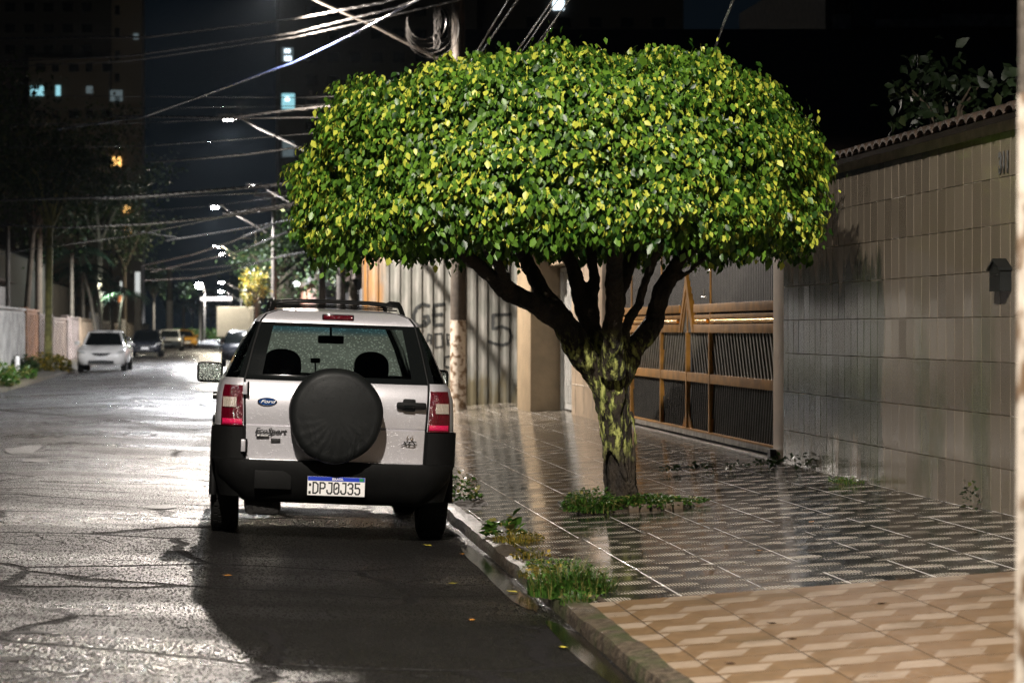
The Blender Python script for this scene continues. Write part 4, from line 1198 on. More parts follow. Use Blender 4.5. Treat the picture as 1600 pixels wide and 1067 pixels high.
# pointed chevron
for (hb, ht, wd_, nm) in ((.44, 2.12, .07, 'outer_chevron'), (.33, 1.98, .05, 'inner_chevron')):
    mb = MB()
    for sgn in (-1, 1):
        mb.prism([(GC + sgn * hb, 1.46), (GC + sgn * (hb - wd_), 1.46), (GC, ht - .16), (GC, ht)][::sgn], GX - .006 if hb > .4 else GX + .004, GX + .05, 'yz')
    localise(mb.build(nm, M_GOLD), GATE)
for a, b in ((G0, 25.9), (25.95, 26.75), (27.65, 28.75), (28.85, G1)):
    mb = MB(); mb.tube([(GX + .01, a + .08, 1.585), (GX + .01, b - .08, 1.585)], .022, 12); localise(mb.build('brass_tube', M_BRASS, smooth=60), GATE)
for yy in (25.92, 27.2, 28.8, 30.9):
    mb = MB(); top_ = 2.75 if yy != 27.2 else 2.0
    mb.box(GX - .004, GX + .045, yy - .022, yy + .022, .38, min(top_, 1.46)); mb.box(GX + .008, GX + .045, yy - .02, yy + .02, 1.46, top_)
    localise(mb.build('stile', M_GOLD), GATE)
mb = MB()
for i in range(5):
    for sgn in (-1, 1):
        a = sgn * (.04 + i * .055); mb.prism([(GC + a, .392), (GC + a + .022, .392), (GC + sgn * .03 + .008, .86 - i * .06), (GC + sgn * .03, .86 - i * .06)], GX + .012, GX + .03, 'yz')
localise(mb.build('fan_ornament', M_GOLD), GATE)
mb = MB(); mb.tube([(GX - .03, 26.05, 1.84), (GX - .03, 26.05, 1.93)], .012, 8); mb.tube([(GX - .03, 25.95, 1.84), (GX - .03, 26.15, 1.84)], .012, 8); localise(mb.build('latch_handle', M_RAIL, smooth=50), GATE)
mb = MB(); mb.box(GX - .05, GX + .1, G0, G1, .27, .285); tag(mb.build('gate_track', M_RAIL), 'steel floor track running under the driveway gate', 'gate track')
mb = MB(); mb.box(GX - .06, GX + .16, 22.215, 22.64, .2, 2.86, .004)
gp_ = mb.build('gate_post', M_TBEIGE, smooth=40); tag(gp_, 'narrow tiled post between the brown wall and the gate', 'post')
mb = MB(); mb.box(GX - .12, GX - .062, 22.5, 22.62, .27, .38, .006); gs = mb.build('post_stop', M_BLK, gp_)

# wall beyond the gate, door, pier
def tilewall(name, label, x0, x1, y0_, y1_, z1_, mat, cat='wall', step_=.45):
    root = thing(name, label, cat, ((x0 + x1) / 2, (y0_ + y1_) / 2, .25))
    mb = MB(); mb.box(x0, x1, y0_, y1_, .1, z1_, .004); localise(mb.build('wall', mat, smooth=40), root); return root
tw1 = tilewall('house_wall', 'beige tiled house front between the driveway gate and the pale door', 5.06, 5.3, 32.2, 35.0, 3.1, M_TBEIGE)
mb = MB()
for zz in (.7, 1.15, 1.6, 2.05, 2.5): mb.box(5.054, 5.06, 32.25, 34.95, zz, zz + .012)
for yy in (33, 33.8, 34.6): mb.box(5.0545, 5.06, yy, yy + .012, .3, 3.0)
localise(mb.build('tile_joints', M_GROUT), tw1)
DR = thing('front_door', 'pale grey metal entrance door beside the cream pier', 'door', (5.15, 36, .28))
mb = MB(); mb.box(5.16, 5.2, 35.05, 36.55, .3, 2.35, .004); localise(mb.build('door_leaf', M_DOOR), DR)
mb = MB(); mb.box(5.12, 5.2, 35.0, 35.06, .28, 2.42); mb.box(5.12, 5.2, 36.55, 36.61, .28, 2.42); mb.box(5.12, 5.2, 35.06, 36.55, 2.36, 2.42); localise(mb.build('door_frame', M_DOOR), DR)
mb = MB()
for i in range(7): mb.box(5.150, 5.16, 35.15 + i * .2, 35.27 + i * .2, .4, 2.2, .003)
localise(mb.build('door_panels', M_DOOR), DR)
mb = MB(); mb.box(5.11, 5.15, 35.12, 35.16, 1.1, 1.3, .008); localise(mb.build('handle', M_CHROME), DR)
PR = thing('house', 'cream rendered pier and lintel with an orange tiled canopy', 'house', (4.8, 37.5, .2))
mb = MB(); mb.box(4.68, 5.28, 36.7, 38.35, .1, 2.62, .01); localise(mb.build('pier', M_CREAM, smooth=40), PR)
mb = MB(); mb.box(4.95, 5.3, 35.0, 36.69, 2.45, 2.85, .01); localise(mb.build('lintel', M_CREAM), PR)
mb = MB()
for i in range(6): mb.lathe([(.001, 0), (.07, 0), (.07, .9), (.001, .9)], (4.62 + i * .13, 36.5, 2.70), 'y', 10)
localise(mb.build('canopy_tiles', M_TERRA, smooth=50), PR)

# ================================================================== CORRUGATED FENCE
FY = 41.0; FP = .185
def cor(X_):
    q = (X_ / FP) % 1.0
    return .022 * (1 if q < .28 else (1 - (q - .28) / .12 if q < .40 else (0 if q < .78 else (q - .78) / .22)))
FENCE = thing('corrugated_fence', 'tall sprayed corrugated metal hoarding standing across the pavement', 'fence', (3.7, FY, .15))
mb = MB(); X_ = 2.46; cols = []
while X_ < 5.02:
    cols.append(X_); X_ += FP / 20
ztop = lambda a: 2.85
n = len(cols)
for a in cols: mb.v.append((a, FY - cor(a), walk_z(a) - .05))
for a in cols: mb.v.append((a, FY - cor(a), 3.1 - .05 * (int(a * 1.1) % 2)))
for i in range(n - 1): mb.f.append([i, i + 1, n + i + 1, n + i]); mb.a.append(0)
sh = mb.build('corrugated_sheet', M_CORR)
sm = sh.modifiers.new('solid', 'SOLIDIFY'); sm.thickness = .003; localise(sh, FENCE)
mb = MB()
for a in (2.5, 3.6, 4.9): mb.box(a - .03, a + .03, FY + .03, FY + .09, .1, 3.0)
for zz in (.8, 1.9, 2.8): mb.box(2.46, 5.0, FY + .03, FY + .07, zz, zz + .05)
localise(mb.build('frame', M_STEEL), FENCE)
# side return
mb = MB()
ys_ = np.arange(FY, 42.6, .0925)
for i, a in enumerate(ys_): mb.v.append((2.46 + (.02 if i % 2 else 0), a, .05))
for i, a in enumerate(ys_): mb.v.append((2.46 + (.02 if i % 2 else 0), a, 3.0))
n = len(ys_)
for i in range(n - 1): mb.f.append([i, i + 1, n + i + 1, n + i]); mb.a.append(0)
localise(mb.build('side_sheet', M_CORR), FENCE)
# spray lettering: pixel strokes on the fence plane
def fx(px): return (px - VX) * FY / F
def fz(py): return H - (py - VY) * FY / F
def stroke(name, strokes, wpx=4.2):
    mb = MB()
    for st in strokes:
        pts = [(fx(a), fz(b)) for a, b in st]; dense = []
        for (a, b) in zip(pts, pts[1:]):
            k = max(2, int(math.hypot(b[0] - a[0], b[1] - a[1]) / .012))
            for i in range(k): dense.append((a[0] + (b[0] - a[0]) * i / k, a[1] + (b[1] - a[1]) * i / k))
        dense.append(pts[-1]); hw = wpx * FY / F / 2; prev = None
        for i, (a, b) in enumerate(dense):
            p0 = dense[max(0, i - 3)]; p1 = dense[min(len(dense) - 1, i + 3)]; tx, tz = p1[0] - p0[0], p1[1] - p0[1]; l_ = math.hypot(tx, tz) or 1
            nx_, nz_ = -tz / l_, tx / l_; w_ = hw * (1 + .12 * math.sin(i * .9))
            row = []
            for s_ in (-1, -.33, .33, 1):
                xx = a + nx_ * w_ * s_; row.append((xx, FY - cor(xx) - .006, b + nz_ * w_ * s_))
            if prev:
                mb.add(prev + row, [(j, j + 1, 5 + j, 4 + j) for j in range(3)])
            prev = row
    localise(mb.build(name, M_SPRAY), FENCE)
stroke('sprayed_letters', [[(671, 478), (660, 475), (651, 481), (646, 492), (647, 503), (654, 509), (664, 508), (670, 503), (669, 494), (661, 495)],
                         [(696, 475), (678, 477), (677, 492), (678, 508), (692, 507)], [(678, 492), (692, 491)], [(661, 500), (668, 507)]], 5.0)
for let in ([[(656, 535), (657, 523), (661, 526), (660, 532)]], [[(666, 538), (669, 522), (674, 524), (673, 538)], [(667, 532), (673, 531)]], [[(679, 522), (690, 521), (692, 541), (680, 543), (680, 522)]],
            [[(699, 540), (698, 522), (704, 524), (703, 531), (699, 532), (704, 541)]], [[(703, 556), (695, 558), (694, 572), (702, 574)]]):
    stroke('sprayed_letter', let, 2.6)
stroke('sprayed_number', [[(799, 491), (770, 492), (770, 514), (784, 510), (796, 515), (799, 525), (796, 535), (786, 539), (776, 538), (762, 533)]], 4.6)

# ================================================================== POLES AND LAMPS
def pole(name, label, X_, Y_, z0, hgt, r0, r1, split, head, group='utility poles', arm=True, lit=M_LED, xarm=True):
    root = thing(name, label, 'utility pole', (X_, Y_, z0), group=group)
    def loc(o): return localise(o, root)
    mb = MB(); rs = r0 + (r1 - r0) * (split - z0) / hgt
    mb.tube([(X_, Y_, z0 - .2), (X_, Y_, split)], [r0, rs], 20); loc(mb.build('painted_base', M_POLEW, smooth=60))
    mb = MB(); mb.tube([(X_, Y_, split + .001), (X_, Y_, z0 + hgt)], [rs - .002, r1], 20); loc(mb.build('pole', M_POLE, smooth=60))
    if xarm:
        mb = MB(); mb.box(X_ - .9, X_ + .9, Y_ - r1 - .1, Y_ - r1, z0 + hgt - .5, z0 + hgt - .4, .01)
        for k in (-.8, -.3, .3, .8): mb.lathe([(.03, 0), (.05, .03), (.03, .06), (.05, .09), (.02, .13)], (X_ + k, Y_ - r1 - .05, z0 + hgt - .4), 'z', 10)
        loc(mb.build('cross_arm', M_STEEL))
    if arm:
        hx, hy, hz = head
        za = hz - 1.35
        mb = MB(); mb.tube([(X_, Y_, za), (X_ + (hx - X_) * .45, Y_ + (hy - Y_) * .45, za + .72), (X_ + (hx - X_) * .75, Y_ + (hy - Y_) * .75, za + 1.12), (hx + .25, hy, hz + .06)], .035, 8); loc(mb.build('arm', M_STEEL, smooth=60))
        mb = MB(); mb.box(hx - .32, hx + .30, hy - .13, hy + .13, hz + .02, hz + .12, .03); lh = loc(mb.build('lamp_head', M_HOUS, smooth=40))
        k_ = 1 + max(0, hy - 90) / 160
        mb = MB(); mb.box(hx - .19 * k_, hx + .07 * k_, hy - .11, hy + .11, hz - .045 * k_, hz + .019, .01)
        ll = loc(mb.build('lamp_lens', lit, smooth=40)); ll.parent = lh
    return root
pole('utility_pole', 'nearest pole with flaking whitewashed base at the right edge', 2.055, 5.75, .06, 9.6, .165, .12, 2.06, (LAMP_NEAR[0], LAMP_NEAR[1], 8.36))
PM_ = pole('utility_pole', 'pole with whitewashed base standing in front of the corrugated hoarding', 3.84, 39.3, walk_z(3.84), 8.6, .135, .10, 1.64, (LAMP_MID[0], LAMP_MID[1], 7.06))
# far lamps at their places in the street
far = [(360, 186, 63.4, 2.9, 'street lamp glowing highest above the road on a slanted arm', 17000), (397, 291, 93, 2.6, 'small dim street lamp under the second cable bundle', 8000), (338, 324, 109, 2.6, 'bright street lamp left of the beaded cable', 22000),
       (340, 385, 161, 2.6, 'small street lamp just above its twin over the far road', 5000), (350, 397, 177, 2.6, 'small street lamp lower of the twin pair over the far road', 5000),
       (348, 441, 262, 2.6, 'blurred bright street lamp above the truck', 30000), (347, 455, 320, 2.6, 'lower blurred street lamp right above the truck', 30000)]
for px, py, d, xo, lb, pw in far:
    p = P(px, py, d)
    lensm = M_LEDF if d > 100 else M_LED
    pole('street_lamp', lb, p.x + xo, d, 0, 8.0 + (p.z - 7), .13, .1, 1.6, (p.x, d, p.z), 'street lamps down the street', lit=lensm, xarm=(px not in (348, 347)))
    if pw:
        so = street_light((p.x, d, p.z - .08), pw, (.95, .96, 1), .15)
        if px in (340, 350):
            so.data = bpy.data.lights.new('open_lamp_light', 'POINT'); so.data.energy = pw; so.data.color = (1, .88, .66); so.data.shadow_soft_size = .15
p = P(310, 446, 297)
L_ = thing('palm_lamp', 'tall lamp post shining behind the far palm tree', 'street lamp', (p.x + .8, 297, 0))
mb = MB(); mb.tube([(.8, 0, 0), (.8, 0, p.z - .9), (.6, 0, p.z)], .11, 8); a_ = mb.build('post', M_STEEL, L_, smooth=60); a_.location.x = -.8
mb = MB(); mb.box(-1.1, -.3, -.4, .4, p.z - .35, p.z + .3, .2); mb.build('lamp_head', M_LEDF, L_)
street_light((p.x, 296, p.z - .4), 14000, (.9, .95, 1), .2)
# two small lamps among the palms on the left
for (px, py, d, lb) in ((155, 446, 150, 'small round wall lamp glowing higher among the palm trunks'), (173, 461, 150, 'small round wall lamp glowing lower among the palm trunks')):
    p = P(px, py, d); G_ = thing('garden_lamp', lb, 'lamp', (p.x, d, 0), group='small lamps among the palms')
    mb = MB(); mb.tube([(0, 0, 0), (0, 0, p.z - .08)], .03, 8); mb.build('post', M_STEEL, G_)
    mb = MB(); mb.lathe([(.001, -.1), (.08, -.06), (.1, 0), (.08, .06), (.001, .1)], (0, 0, p.z), 'z', 12); mb.build('globe', emit('garden_globe', (.75, 1, .9), 9), G_, smooth=60)
    gl_ = bpy.data.lights.new('garden_lamp_light', 'POINT'); gl_.energy = 350; gl_.color = (.85, 1, .95); gl_.shadow_soft_size = .12
    go_ = bpy.data.objects.new('garden_lamp_light', gl_); COL.objects.link(go_); go_.location = (p.x, d - .3, p.z)

# ================================================================== CABLES
def cable(pts, label, r_=.012, mat=M_CABLE, twist=False, sag=0, group='overhead cables'):
    """pts: (px,py,depth)"""
    P3 = [P(*p) for p in pts]; dense = []
    for k in range(len(P3) - 1):
        a, b = P3[k], P3[k + 1]; L = (b - a).length; n = max(6, int(L / (.12 if twist else .8)))
        for i in range(n):
            t = i / n; q = a.lerp(b, t); q.z -= sag * 4 * t * (1 - t); dense.append(q)
    dense.append(P3[-1]); mb = MB()
    if twist:
        for ph in (0, 2.09, 4.19):
            pp = [q + Vector((math.cos(i * .42 + ph), 0, math.sin(i * .42 + ph))) * r_ for i, q in enumerate(dense)]; mb.tube(pp, r_ * .8, 5)
    else: mb.tube(dense, r_, 6)
    return tag(mb.build('cable', mat, smooth=60), label, 'cable', group)
cable([(-40, 62, 60), (235, 58, 48), (459, 30, 41), (600, 4, 36), (700, -30, 33)], 'thick beaded cable crossing highest at the top left', .013, twist=True)
cable([(-60, 100, 60), (200, 88, 50), (459, 52, 41), (620, 12, 36), (700, -20, 34)], 'twisted cable second from the top at the upper left', .011, twist=True)
cable([(-60, 108, 60), (200, 96, 50), (459, 59, 41), (600, 28, 36), (720, 0, 33)], 'twisted cable just under the second from the top', .009, twist=True)
cable([(90, 202, 60), (222, 184, 52), (459, 98, 41), (560, 50, 37), (660, -4, 34)], 'straight blue cable rising steeply to the right above the lamp', .018, M_CABB)
cable([(-30, 150, 70), (225, 151, 55), (460, 153, 45), (560, 150, 41)], 'thin faint cable just above the bright lamp', .007)
cable([(-30, 168, 70), (120, 171, 60), (460, 166, 45), (560, 160, 41)], 'thin faint cable touching the top of the lamp glow', .007)
cable([(175, 182, 58), (360, 184, 46), (460, 172, 42), (600, 158, 39)], 'taut cable passing right behind the highest lamp', .014, twist=True)
cable([(-40, 197, 70), (200, 193, 56), (350, 186, 47), (540, 183, 42)], 'pale cable level with the highest lamp', .012)
cable([(-40, 231, 70), (222, 229, 55), (460, 211, 44), (560, 203, 41)], 'thin sagging cable halfway between the upper lamps', .010)
cable([(235, 254, 54), (300, 249, 50), (390, 241, 46), (470, 230, 43)], 'short bright beaded cable in the gap below the highest lamp', .012, twist=True)
cable([(-40, 314, 75), (222, 306, 56), (400, 292, 47), (470, 285, 44), (600, 272, 40)], 'thick pinkish cable bundle crossing the tower', .022, twist=True)
cable([(150, 312, 60), (222, 310, 56), (430, 300, 46), (560, 292, 42)], 'thinner cable hanging right below the thick pinkish bundle', .012)
cable([(-40, 350, 80), (100, 355, 64), (222, 350, 56), (340, 340, 50), (450, 324, 45), (600, 300, 41)], 'cable sagging into bright beads at the tree edge', .016, twist=True)
cable([(350, 334, 50), (450, 321, 45), (560, 305, 42)], 'short doubled cable shining beside the tree edge', .024, twist=True)
cable([(-40, 402, 85), (60, 388, 72), (200, 369, 58), (340, 341, 50), (400, 328, 47)], 'cable climbing from the dark left trees toward the beads', .014)
cable([(260, 376, 66), (350, 362, 60), (450, 345, 52), (560, 325, 46)], 'thin cable under the beaded one', .012, twist=True)
cable([(222, 415, 90), (300, 398, 80), (360, 378, 70), (430, 350, 58)], 'beaded cable sloping past the twin far lamps', .020, twist=True)
cable([(235, 425, 95), (330, 403, 82), (380, 390, 70), (450, 362, 58)], 'beaded cable running just below the twin far lamps', .018, twist=True)
cable([(222, 420, 90), (300, 421, 80), (400, 410, 66), (520, 385, 55)], 'low cable running level above the distant palms', .012)
cable([(225, 438, 100), (300, 434, 90), (370, 420, 76), (440, 400, 62), (560, 380, 52)], 'lowest bright cable over the end of the street', .018, twist=True)
cable([(280, 372, 64), (222, 362, 60), (60, 352, 70)], 'faint cable between the tower and the far lamps', .007)
cable([(222, 330, 60), (330, 322, 54), (460, 305, 48)], 'faint thin cable just above the far lamp left of the beads', .008)
# towards the near pole
for i, (a, b, c_, d_, lb, r_, tw_) in enumerate([(740, 90, 800, -10, 'leftmost cable of the group rising above the tree top', .009, False), (756, 76, 813, -6, 'second cable from the left rising above the tree top', .008, True),
      (795, 100, 872, -12, 'third cable of the group rising above the tree', .010, False), (805, 96, 880, -12, 'fourth cable of the group rising above the tree', .007, False),
      (820, 95, 905, -20, 'fifth thin cable of the group rising above the tree', .006, False), (838, 80, 893, -8, 'rightmost thin cable of the group rising above the tree', .006, False)]):
    cable([(a - (c_ - a) * .5, b + (b - d_) * .5, 36), (a, b, 31), (c_, d_, 24), (c_ + (c_ - a) * .8, d_ - (b - d_) * .8, 19)], lb, r_, twist=tw_)
cable([(1112, 90, 30), (1130, 40, 27), (1150, -10, 25), (1180, -80, 22)], 'single dark wavy cable above the right of the tree', .008, twist=True)
# coil of cable and hanging bundle at the middle pole
CO = thing('cable_coil', 'tangle of looped spare cable hanging by the pole above the tree', 'cable coil', tuple(P(675, 30, 39)))
mb = MB(); o_ = P(675, 30, 39)
for k in range(5):
    rr = .28 + .04 * k; cx_, cz_ = -.12 + .03 * k, -.02 - .03 * k
    mb.tube([(cx_ + rr * math.cos(R(a)), .02 * k, cz_ + rr * 1.1 * math.sin(R(a))) for a in range(-190 + 9 * k, 60, 14)], .008, 5)
mb.build('loops', M_CABLE, CO, smooth=60)
mb = MB()
for k in range(7):
    pts = [(.08 + .05 * math.sin(t * 1.3 + k * 1.7), .03 * k - .1, .28 - t * .11) for t in range(8)]; mb.tube(pts, .010, 5)
mb.build('hanging_bundle', M_CABLE, CO, smooth=60)

# ================================================================== OTHER VEHICLES
def simple_car(name, label, loc, rotz, paint, kind='sedan', group=None, plate=True):
    root = thing(name, label, 'car', loc, (0, 0, rotz), group)
    #   side profile stations y (front=-2.1) : local -Y faces the camera
    L = 4.3; W_ = .87
    T = [(.28, 0, 0, .78), (.45, 0, 0, .86), (.70, 0, 0, .87), (.88, 0, 0, .84), (.94, 0, 0, .80)]
    def ring(z, yf, yr, wd, rc=.35, n=5):
        pts = []
        for (sx_, sy_, y_) in ((1, -1, yf), (1, 1, yr), (-1, 1, yr), (-1, -1, yf)):
            for i in range(n + 1):
                q = math.pi / 2 * i / n
                if (sx_, sy_) == (1, -1): a, b = math.sin(q), -math.cos(q)
                elif (sx_, sy_) == (1, 1): a, b = math.cos(q), math.sin(q)
                elif (sx_, sy_) == (-1, 1): a, b = -math.sin(q), math.cos(q)
                else: a, b = -math.cos(q), -math.sin(q)
                pts.append((sx_ * (wd - rc) + a * rc, (y_ + rc * (1 if sy_ < 0 else -1)) + b * rc, z))
        return pts
    van = kind == 'van'
    lev = [(.25, -2.0, 2.05, .78), (.36, -2.10, 2.12, .84), (.55, -2.14, 2.15, .87), (.72, -2.08, 2.14, .87), (.82, -1.9, 2.10, .85), (.93, -1.15 if not van else -1.5, 1.75 if kind == 'sedan' else 2.0, .80)]
    gl = [(.935, -1.12 if not van else -1.4, 1.72 if kind == 'sedan' else 1.98, .775), (1.15, -.80, 1.45 if kind == 'sedan' else 1.9, .71), (1.36, -.42, 1.05 if kind == 'sedan' else 1.75, .62)]
    rf = [(1.365, -.40, 1.03 if kind == 'sedan' else 1.73, .62), (1.42, -.25, .9 if kind == 'sedan' else 1.6, .55), (1.45, .0, .65 if kind == 'sedan' else 1.2, .40)]
    def loft(levels, mat, nm, cap):
        mb = MB(); rows_ = [ring(*l) for l in levels]; n = len(rows_[0])
        for r_ in rows_: mb.v += r_
        for i in range(len(rows_) - 1):
            for j in range(n): mb.f.append([i * n + j, i * n + (j + 1) % n, (i + 1) * n + (j + 1) % n, (i + 1) * n + j]); mb.a.append(0)
        if cap: mb.f.append([(len(rows_) - 1) * n + j for j in range(n)]); mb.a.append(0)
        return mb.build(nm, mat, root, smooth=45)
    body = loft(lev, paint, 'body', True); loft(gl, M_CARGL, 'windows', False); loft(rf, paint, 'roof', True)
    for sgn in (-1, 1):
        mb = MB(); mb.tube([(sgn * .70, -1.10, .93), (sgn * .565, -.38, 1.37)], .035, 6); mb.build('pillar', paint, root)
        mb = MB(); mb.box(sgn * .93 - .09, sgn * .93 + .09, -.95, -.8, .93, 1.06, .03); mb.build('side_mirror', paint, root, smooth=50)
        mb = MB(); mb.prism([(sgn * .52, .62), (sgn * .80, .70), (sgn * .82, .77), (sgn * .60, .72)][::sgn], -2.12, -1.95); mb.build('headlight', M_HEADL, root)
        for yy in (-1.35, 1.3):
            mb = MB(); mb.lathe([(.001, -.1), (.2, -.1), (.29, -.1), (.315, -.07), (.315, .07), (.29, .1), (.2, .09), (.001, .08)], (sgn * .76, yy, .31), 'x', 24); mb.build('wheel', M_RUB, root, smooth=40)
    mb = MB(); mb.prism([(-.34, .66), (.34, .66), (.22, .58), (0, .555), (-.22, .58)], -2.165, -2.1); mb.build('grille', M_BLK, root)
    mb = MB(); mb.box(-.45, .45, -2.15, -2.05, .30, .40, .02); mb.build('lower_grille', M_BLK, root)
    if plate: mb = MB(); mb.box(-.2, .2, -2.175, -2.14, .42, .53); mb.build('number_plate', M_WHITE, root)
    return root
def onr(px, py, z=0): X_, Y_ = gp(px, py, z); return X_, Y_
X_, Y_ = -4.15, 84.0
c1 = simple_car('parked_car', 'white saloon facing us on the left kerb', (X_, Y_ + 2.1, road_z(X_)), R(-1.5), M_WCAR)
X_, Y_ = -4.05, 128.0
simple_car('parked_car', 'dark hatchback with a pale plate behind the white saloon', (X_, Y_ + 2.1, road_z(X_)), R(-1), M_DCAR, 'suv')
simple_car('parked_car', 'light grey car third in the left row', (-4.0 + .55, 158 + 2.1, road_z(-3.5)), R(-2), M_SCAR)
simple_car('parked_car', 'small orange-yellow car at the far end of the left row', (-3.0, 187, 0), R(10), M_YCAR)
simple_car('parked_car', 'black car parked against the right kerb ahead of the off-roader', (.82, 97, 0), R(180), M_DCAR, 'suv')
TK = thing('box_truck', 'high white box truck parked ahead of the black car', 'truck', (.95, 164, 0))
mb = MB(); mb.box(-1.3, 1.3, -2.2, 2.6, .95, 2.98, .03); bx = mb.build('cargo_box', M_TRUCK, TK)
mb = MB(); mb.box(-1.25, 1.25, -2.22, -2.205, 1.0, 2.93); [mb.box(a, a + .03, -2.24, -2.22, 1.0, 2.93) for a in (-.02, -.9, .9)]; mb.build('rear_doors', M_TRUCK, TK)
mb = MB(); mb.box(-.45, .45, -2, 5.0, .55, .93, .02); mb.build('chassis', M_DARKM, TK)
mb = MB(); mb.box(-1.0, 1.0, 3.0, 4.7, .6, 2.3, .12); mb.build('cab', M_TRUCK, TK)
mb = MB(); mb.box(-1.2, 1.2, -2.24, -2.14, .45, .60, .01); mb.build('rear_bumper', M_BLK, TK)
for sgn in (-1, 1):
    for yy in (-.9, 3.9):
        mb = MB(); mb.lathe([(.001, -.14), (.36, -.14), (.42, -.1), (.42, .1), (.36, .14), (.001, .12)], (sgn * .95, yy, .42), 'x', 24); mb.build('wheel', M_RUB, TK, smooth=40)
    mb = MB(); mb.box(sgn * 1.02 - .1, sgn * 1.02 + .1, -2.26, -2.24, .62, .74); mb.build('tail_light', M_RED, TK)

# ================================================================== LEFT SIDE FACADES
LX = -7.0
segs = [(58, 71, 2.1, (.42, .38, .32), 'pale slatted street wall at the far left edge of the frame', 'v'), (71.5, 85.5, 2.15, (.62, .60, .56), 'white slatted gate at the left edge', 'v'), (85.7, 91.5, 2.15, (.40, .17, .05), 'orange-brown wooden gate next to the white one', 'v'),
        (91.7, 99, 2.0, (.15, .10, .07), 'dark brown boarded wall behind the pavement tree', 'v'), (99.2, 108, 1.9, (.32, .25, .2), 'brown and pale striped garage gate', 'v'),
        (108.2, 118, 2.0, (.36, .30, .27), 'grey mottled gate with a pale foot', 's'), (118.2, 131, 1.95, (.66, .50, .34), 'cream lit wall directly behind the white saloon', 'v'), (131.2, 138, 2.3, (.75, .72, .68), 'bright white wall panel behind the white saloon', 's'),
        (138.4, 150, 1.9, (.40, .33, .28), 'dull fence with rows of pale posts', 'v'), (150.2, 166, 1.8, (.30, .24, .18), 'brown fence left of the dark hatchback', 'v'), (166.2, 175, 2.1, (.6, .58, .55), 'small white wall beside the dark hatchback', 's'), (175.5, 230, 1.9, (.22, .19, .15), 'long dim fence at the end of the left side', 'v')]
for (a, b, h_, col, lb, kd) in segs:
    W_ = thing('street_wall' if 'wall' in lb else ('street_gate' if 'gate' in lb else 'street_fence'), lb, 'wall' if 'wall' in lb else ('gate' if 'gate' in lb else 'fence'), (LX, (a + b) / 2, .06))
    mt = simple('paint_%d' % int(a), tuple(c_ * .62 for c_ in col), .6, var=.35, nscale=1.5)
    mb = MB(); mb.box(LX - .15, LX, a, b, .05, h_); localise(mb.build('panel', mt), W_)
    mb = MB(); n = max(2, int((b - a) / (1.2 if kd == 's' else .35)))
    for i in range(n):
        yy = a + (b - a) * (i + .2) / n; mb.box(LX, LX + .05, yy, yy + (b - a) / n * .45, .15, h_ - .1)
    localise(mb.build('slats', mt), W_)
    mb = MB(); mb.box(LX - .2, LX + .09, a, a + .25, .05, h_ + .12, .01); mb.box(LX - .18, LX + .07, a + .25, b, h_, h_ + .07); localise(mb.build('capping', mt), W_)
# houses behind, dark
for i, (a, b, x0, h_, lb) in enumerate([(60, 84, -16, 4.2, 'low dark house behind the white slatted gate'), (88, 112, -15, 3.6, 'dark house with a low roof behind the brown gates'), (116, 150, -16, 5.5, 'dark two-storey house behind the white saloon'), (155, 200, -17, 4.8, 'dark house behind the far left fence')]):
    Hs = thing('house', lb, 'house', (x0, (a + b) / 2, 0)); mb = MB(); mb.box(x0 - 4, x0 + 5, a, b, 0, h_); localise(mb.build('walls', M_DWALL), Hs)
    mb = MB(); mb.prism([(x0 - 4.5, h_), (x0 + 5.5, h_), (x0 + .5, h_ + 1.4)], a - .4, b + .4); localise(mb.build('roof', M_DROOF), Hs)
    mb = MB(); mb.box(x0 + 5.0, x0 + 5.04, a + 2, a + 3.4, 1.2, 2.4); mb.box(x0 + 2, x0 + 3.4, a - .04, a, 1.4, 2.5); localise(mb.build('window', M_WINOFF), Hs)
X_, Y_ = onr(27, 588, .06); BO = MB(); BO.tube([(0, 0, 0), (0, 0, .56)], .075, 12); BO.lathe([(.075, .56), (.06, .60), (.001, .62)], (0, 0, 0), 'z', 12)
bo = BO.build('bollard', M_BOLL, smooth=50); bo.location = (X_, Y_, .06); tag(bo, 'short white bollard on the left pavement', 'bollard')

# bright narrow panels among the far left trees
for (px, y0_, y1_, d, wd_, mt, lb) in [(192, 440, 462, 190, .45, emit('glow_panel', (.8, .85, .8), .8), 'pale lit window panel left among the palms'), (215, 425, 462, 190, .4, emit('glow_panel_tall', (.85, .88, .85), .7), 'tall pale lit panel beside the tower foot'),
                                      (190, 462, 472, 188, .5, emit('glow_orange', (1, .35, .12), .8), 'orange lit opening under the pale window panel'), (141, 500, 515, 133, .35, emit('glow_white', (.9, .95, .9), 2.2), 'bright white lit porch light behind the white saloon')]:
    a = P(px, y0_, d); b = P(px, y1_, d); Lp = thing('lit_window', lb, 'lit window', (a.x, d, b.z)); mb = MB(); mb.box(-wd_ / 2, wd_ / 2, 0, .05, 0, a.z - b.z); mb.build('pane', mt, Lp)
    mb = MB(); mb.box(-wd_ / 2 - .06, wd_ / 2 + .06, .052, .3, -b.z, a.z - b.z + .06); mb.build('frame', M_TOWD, Lp)

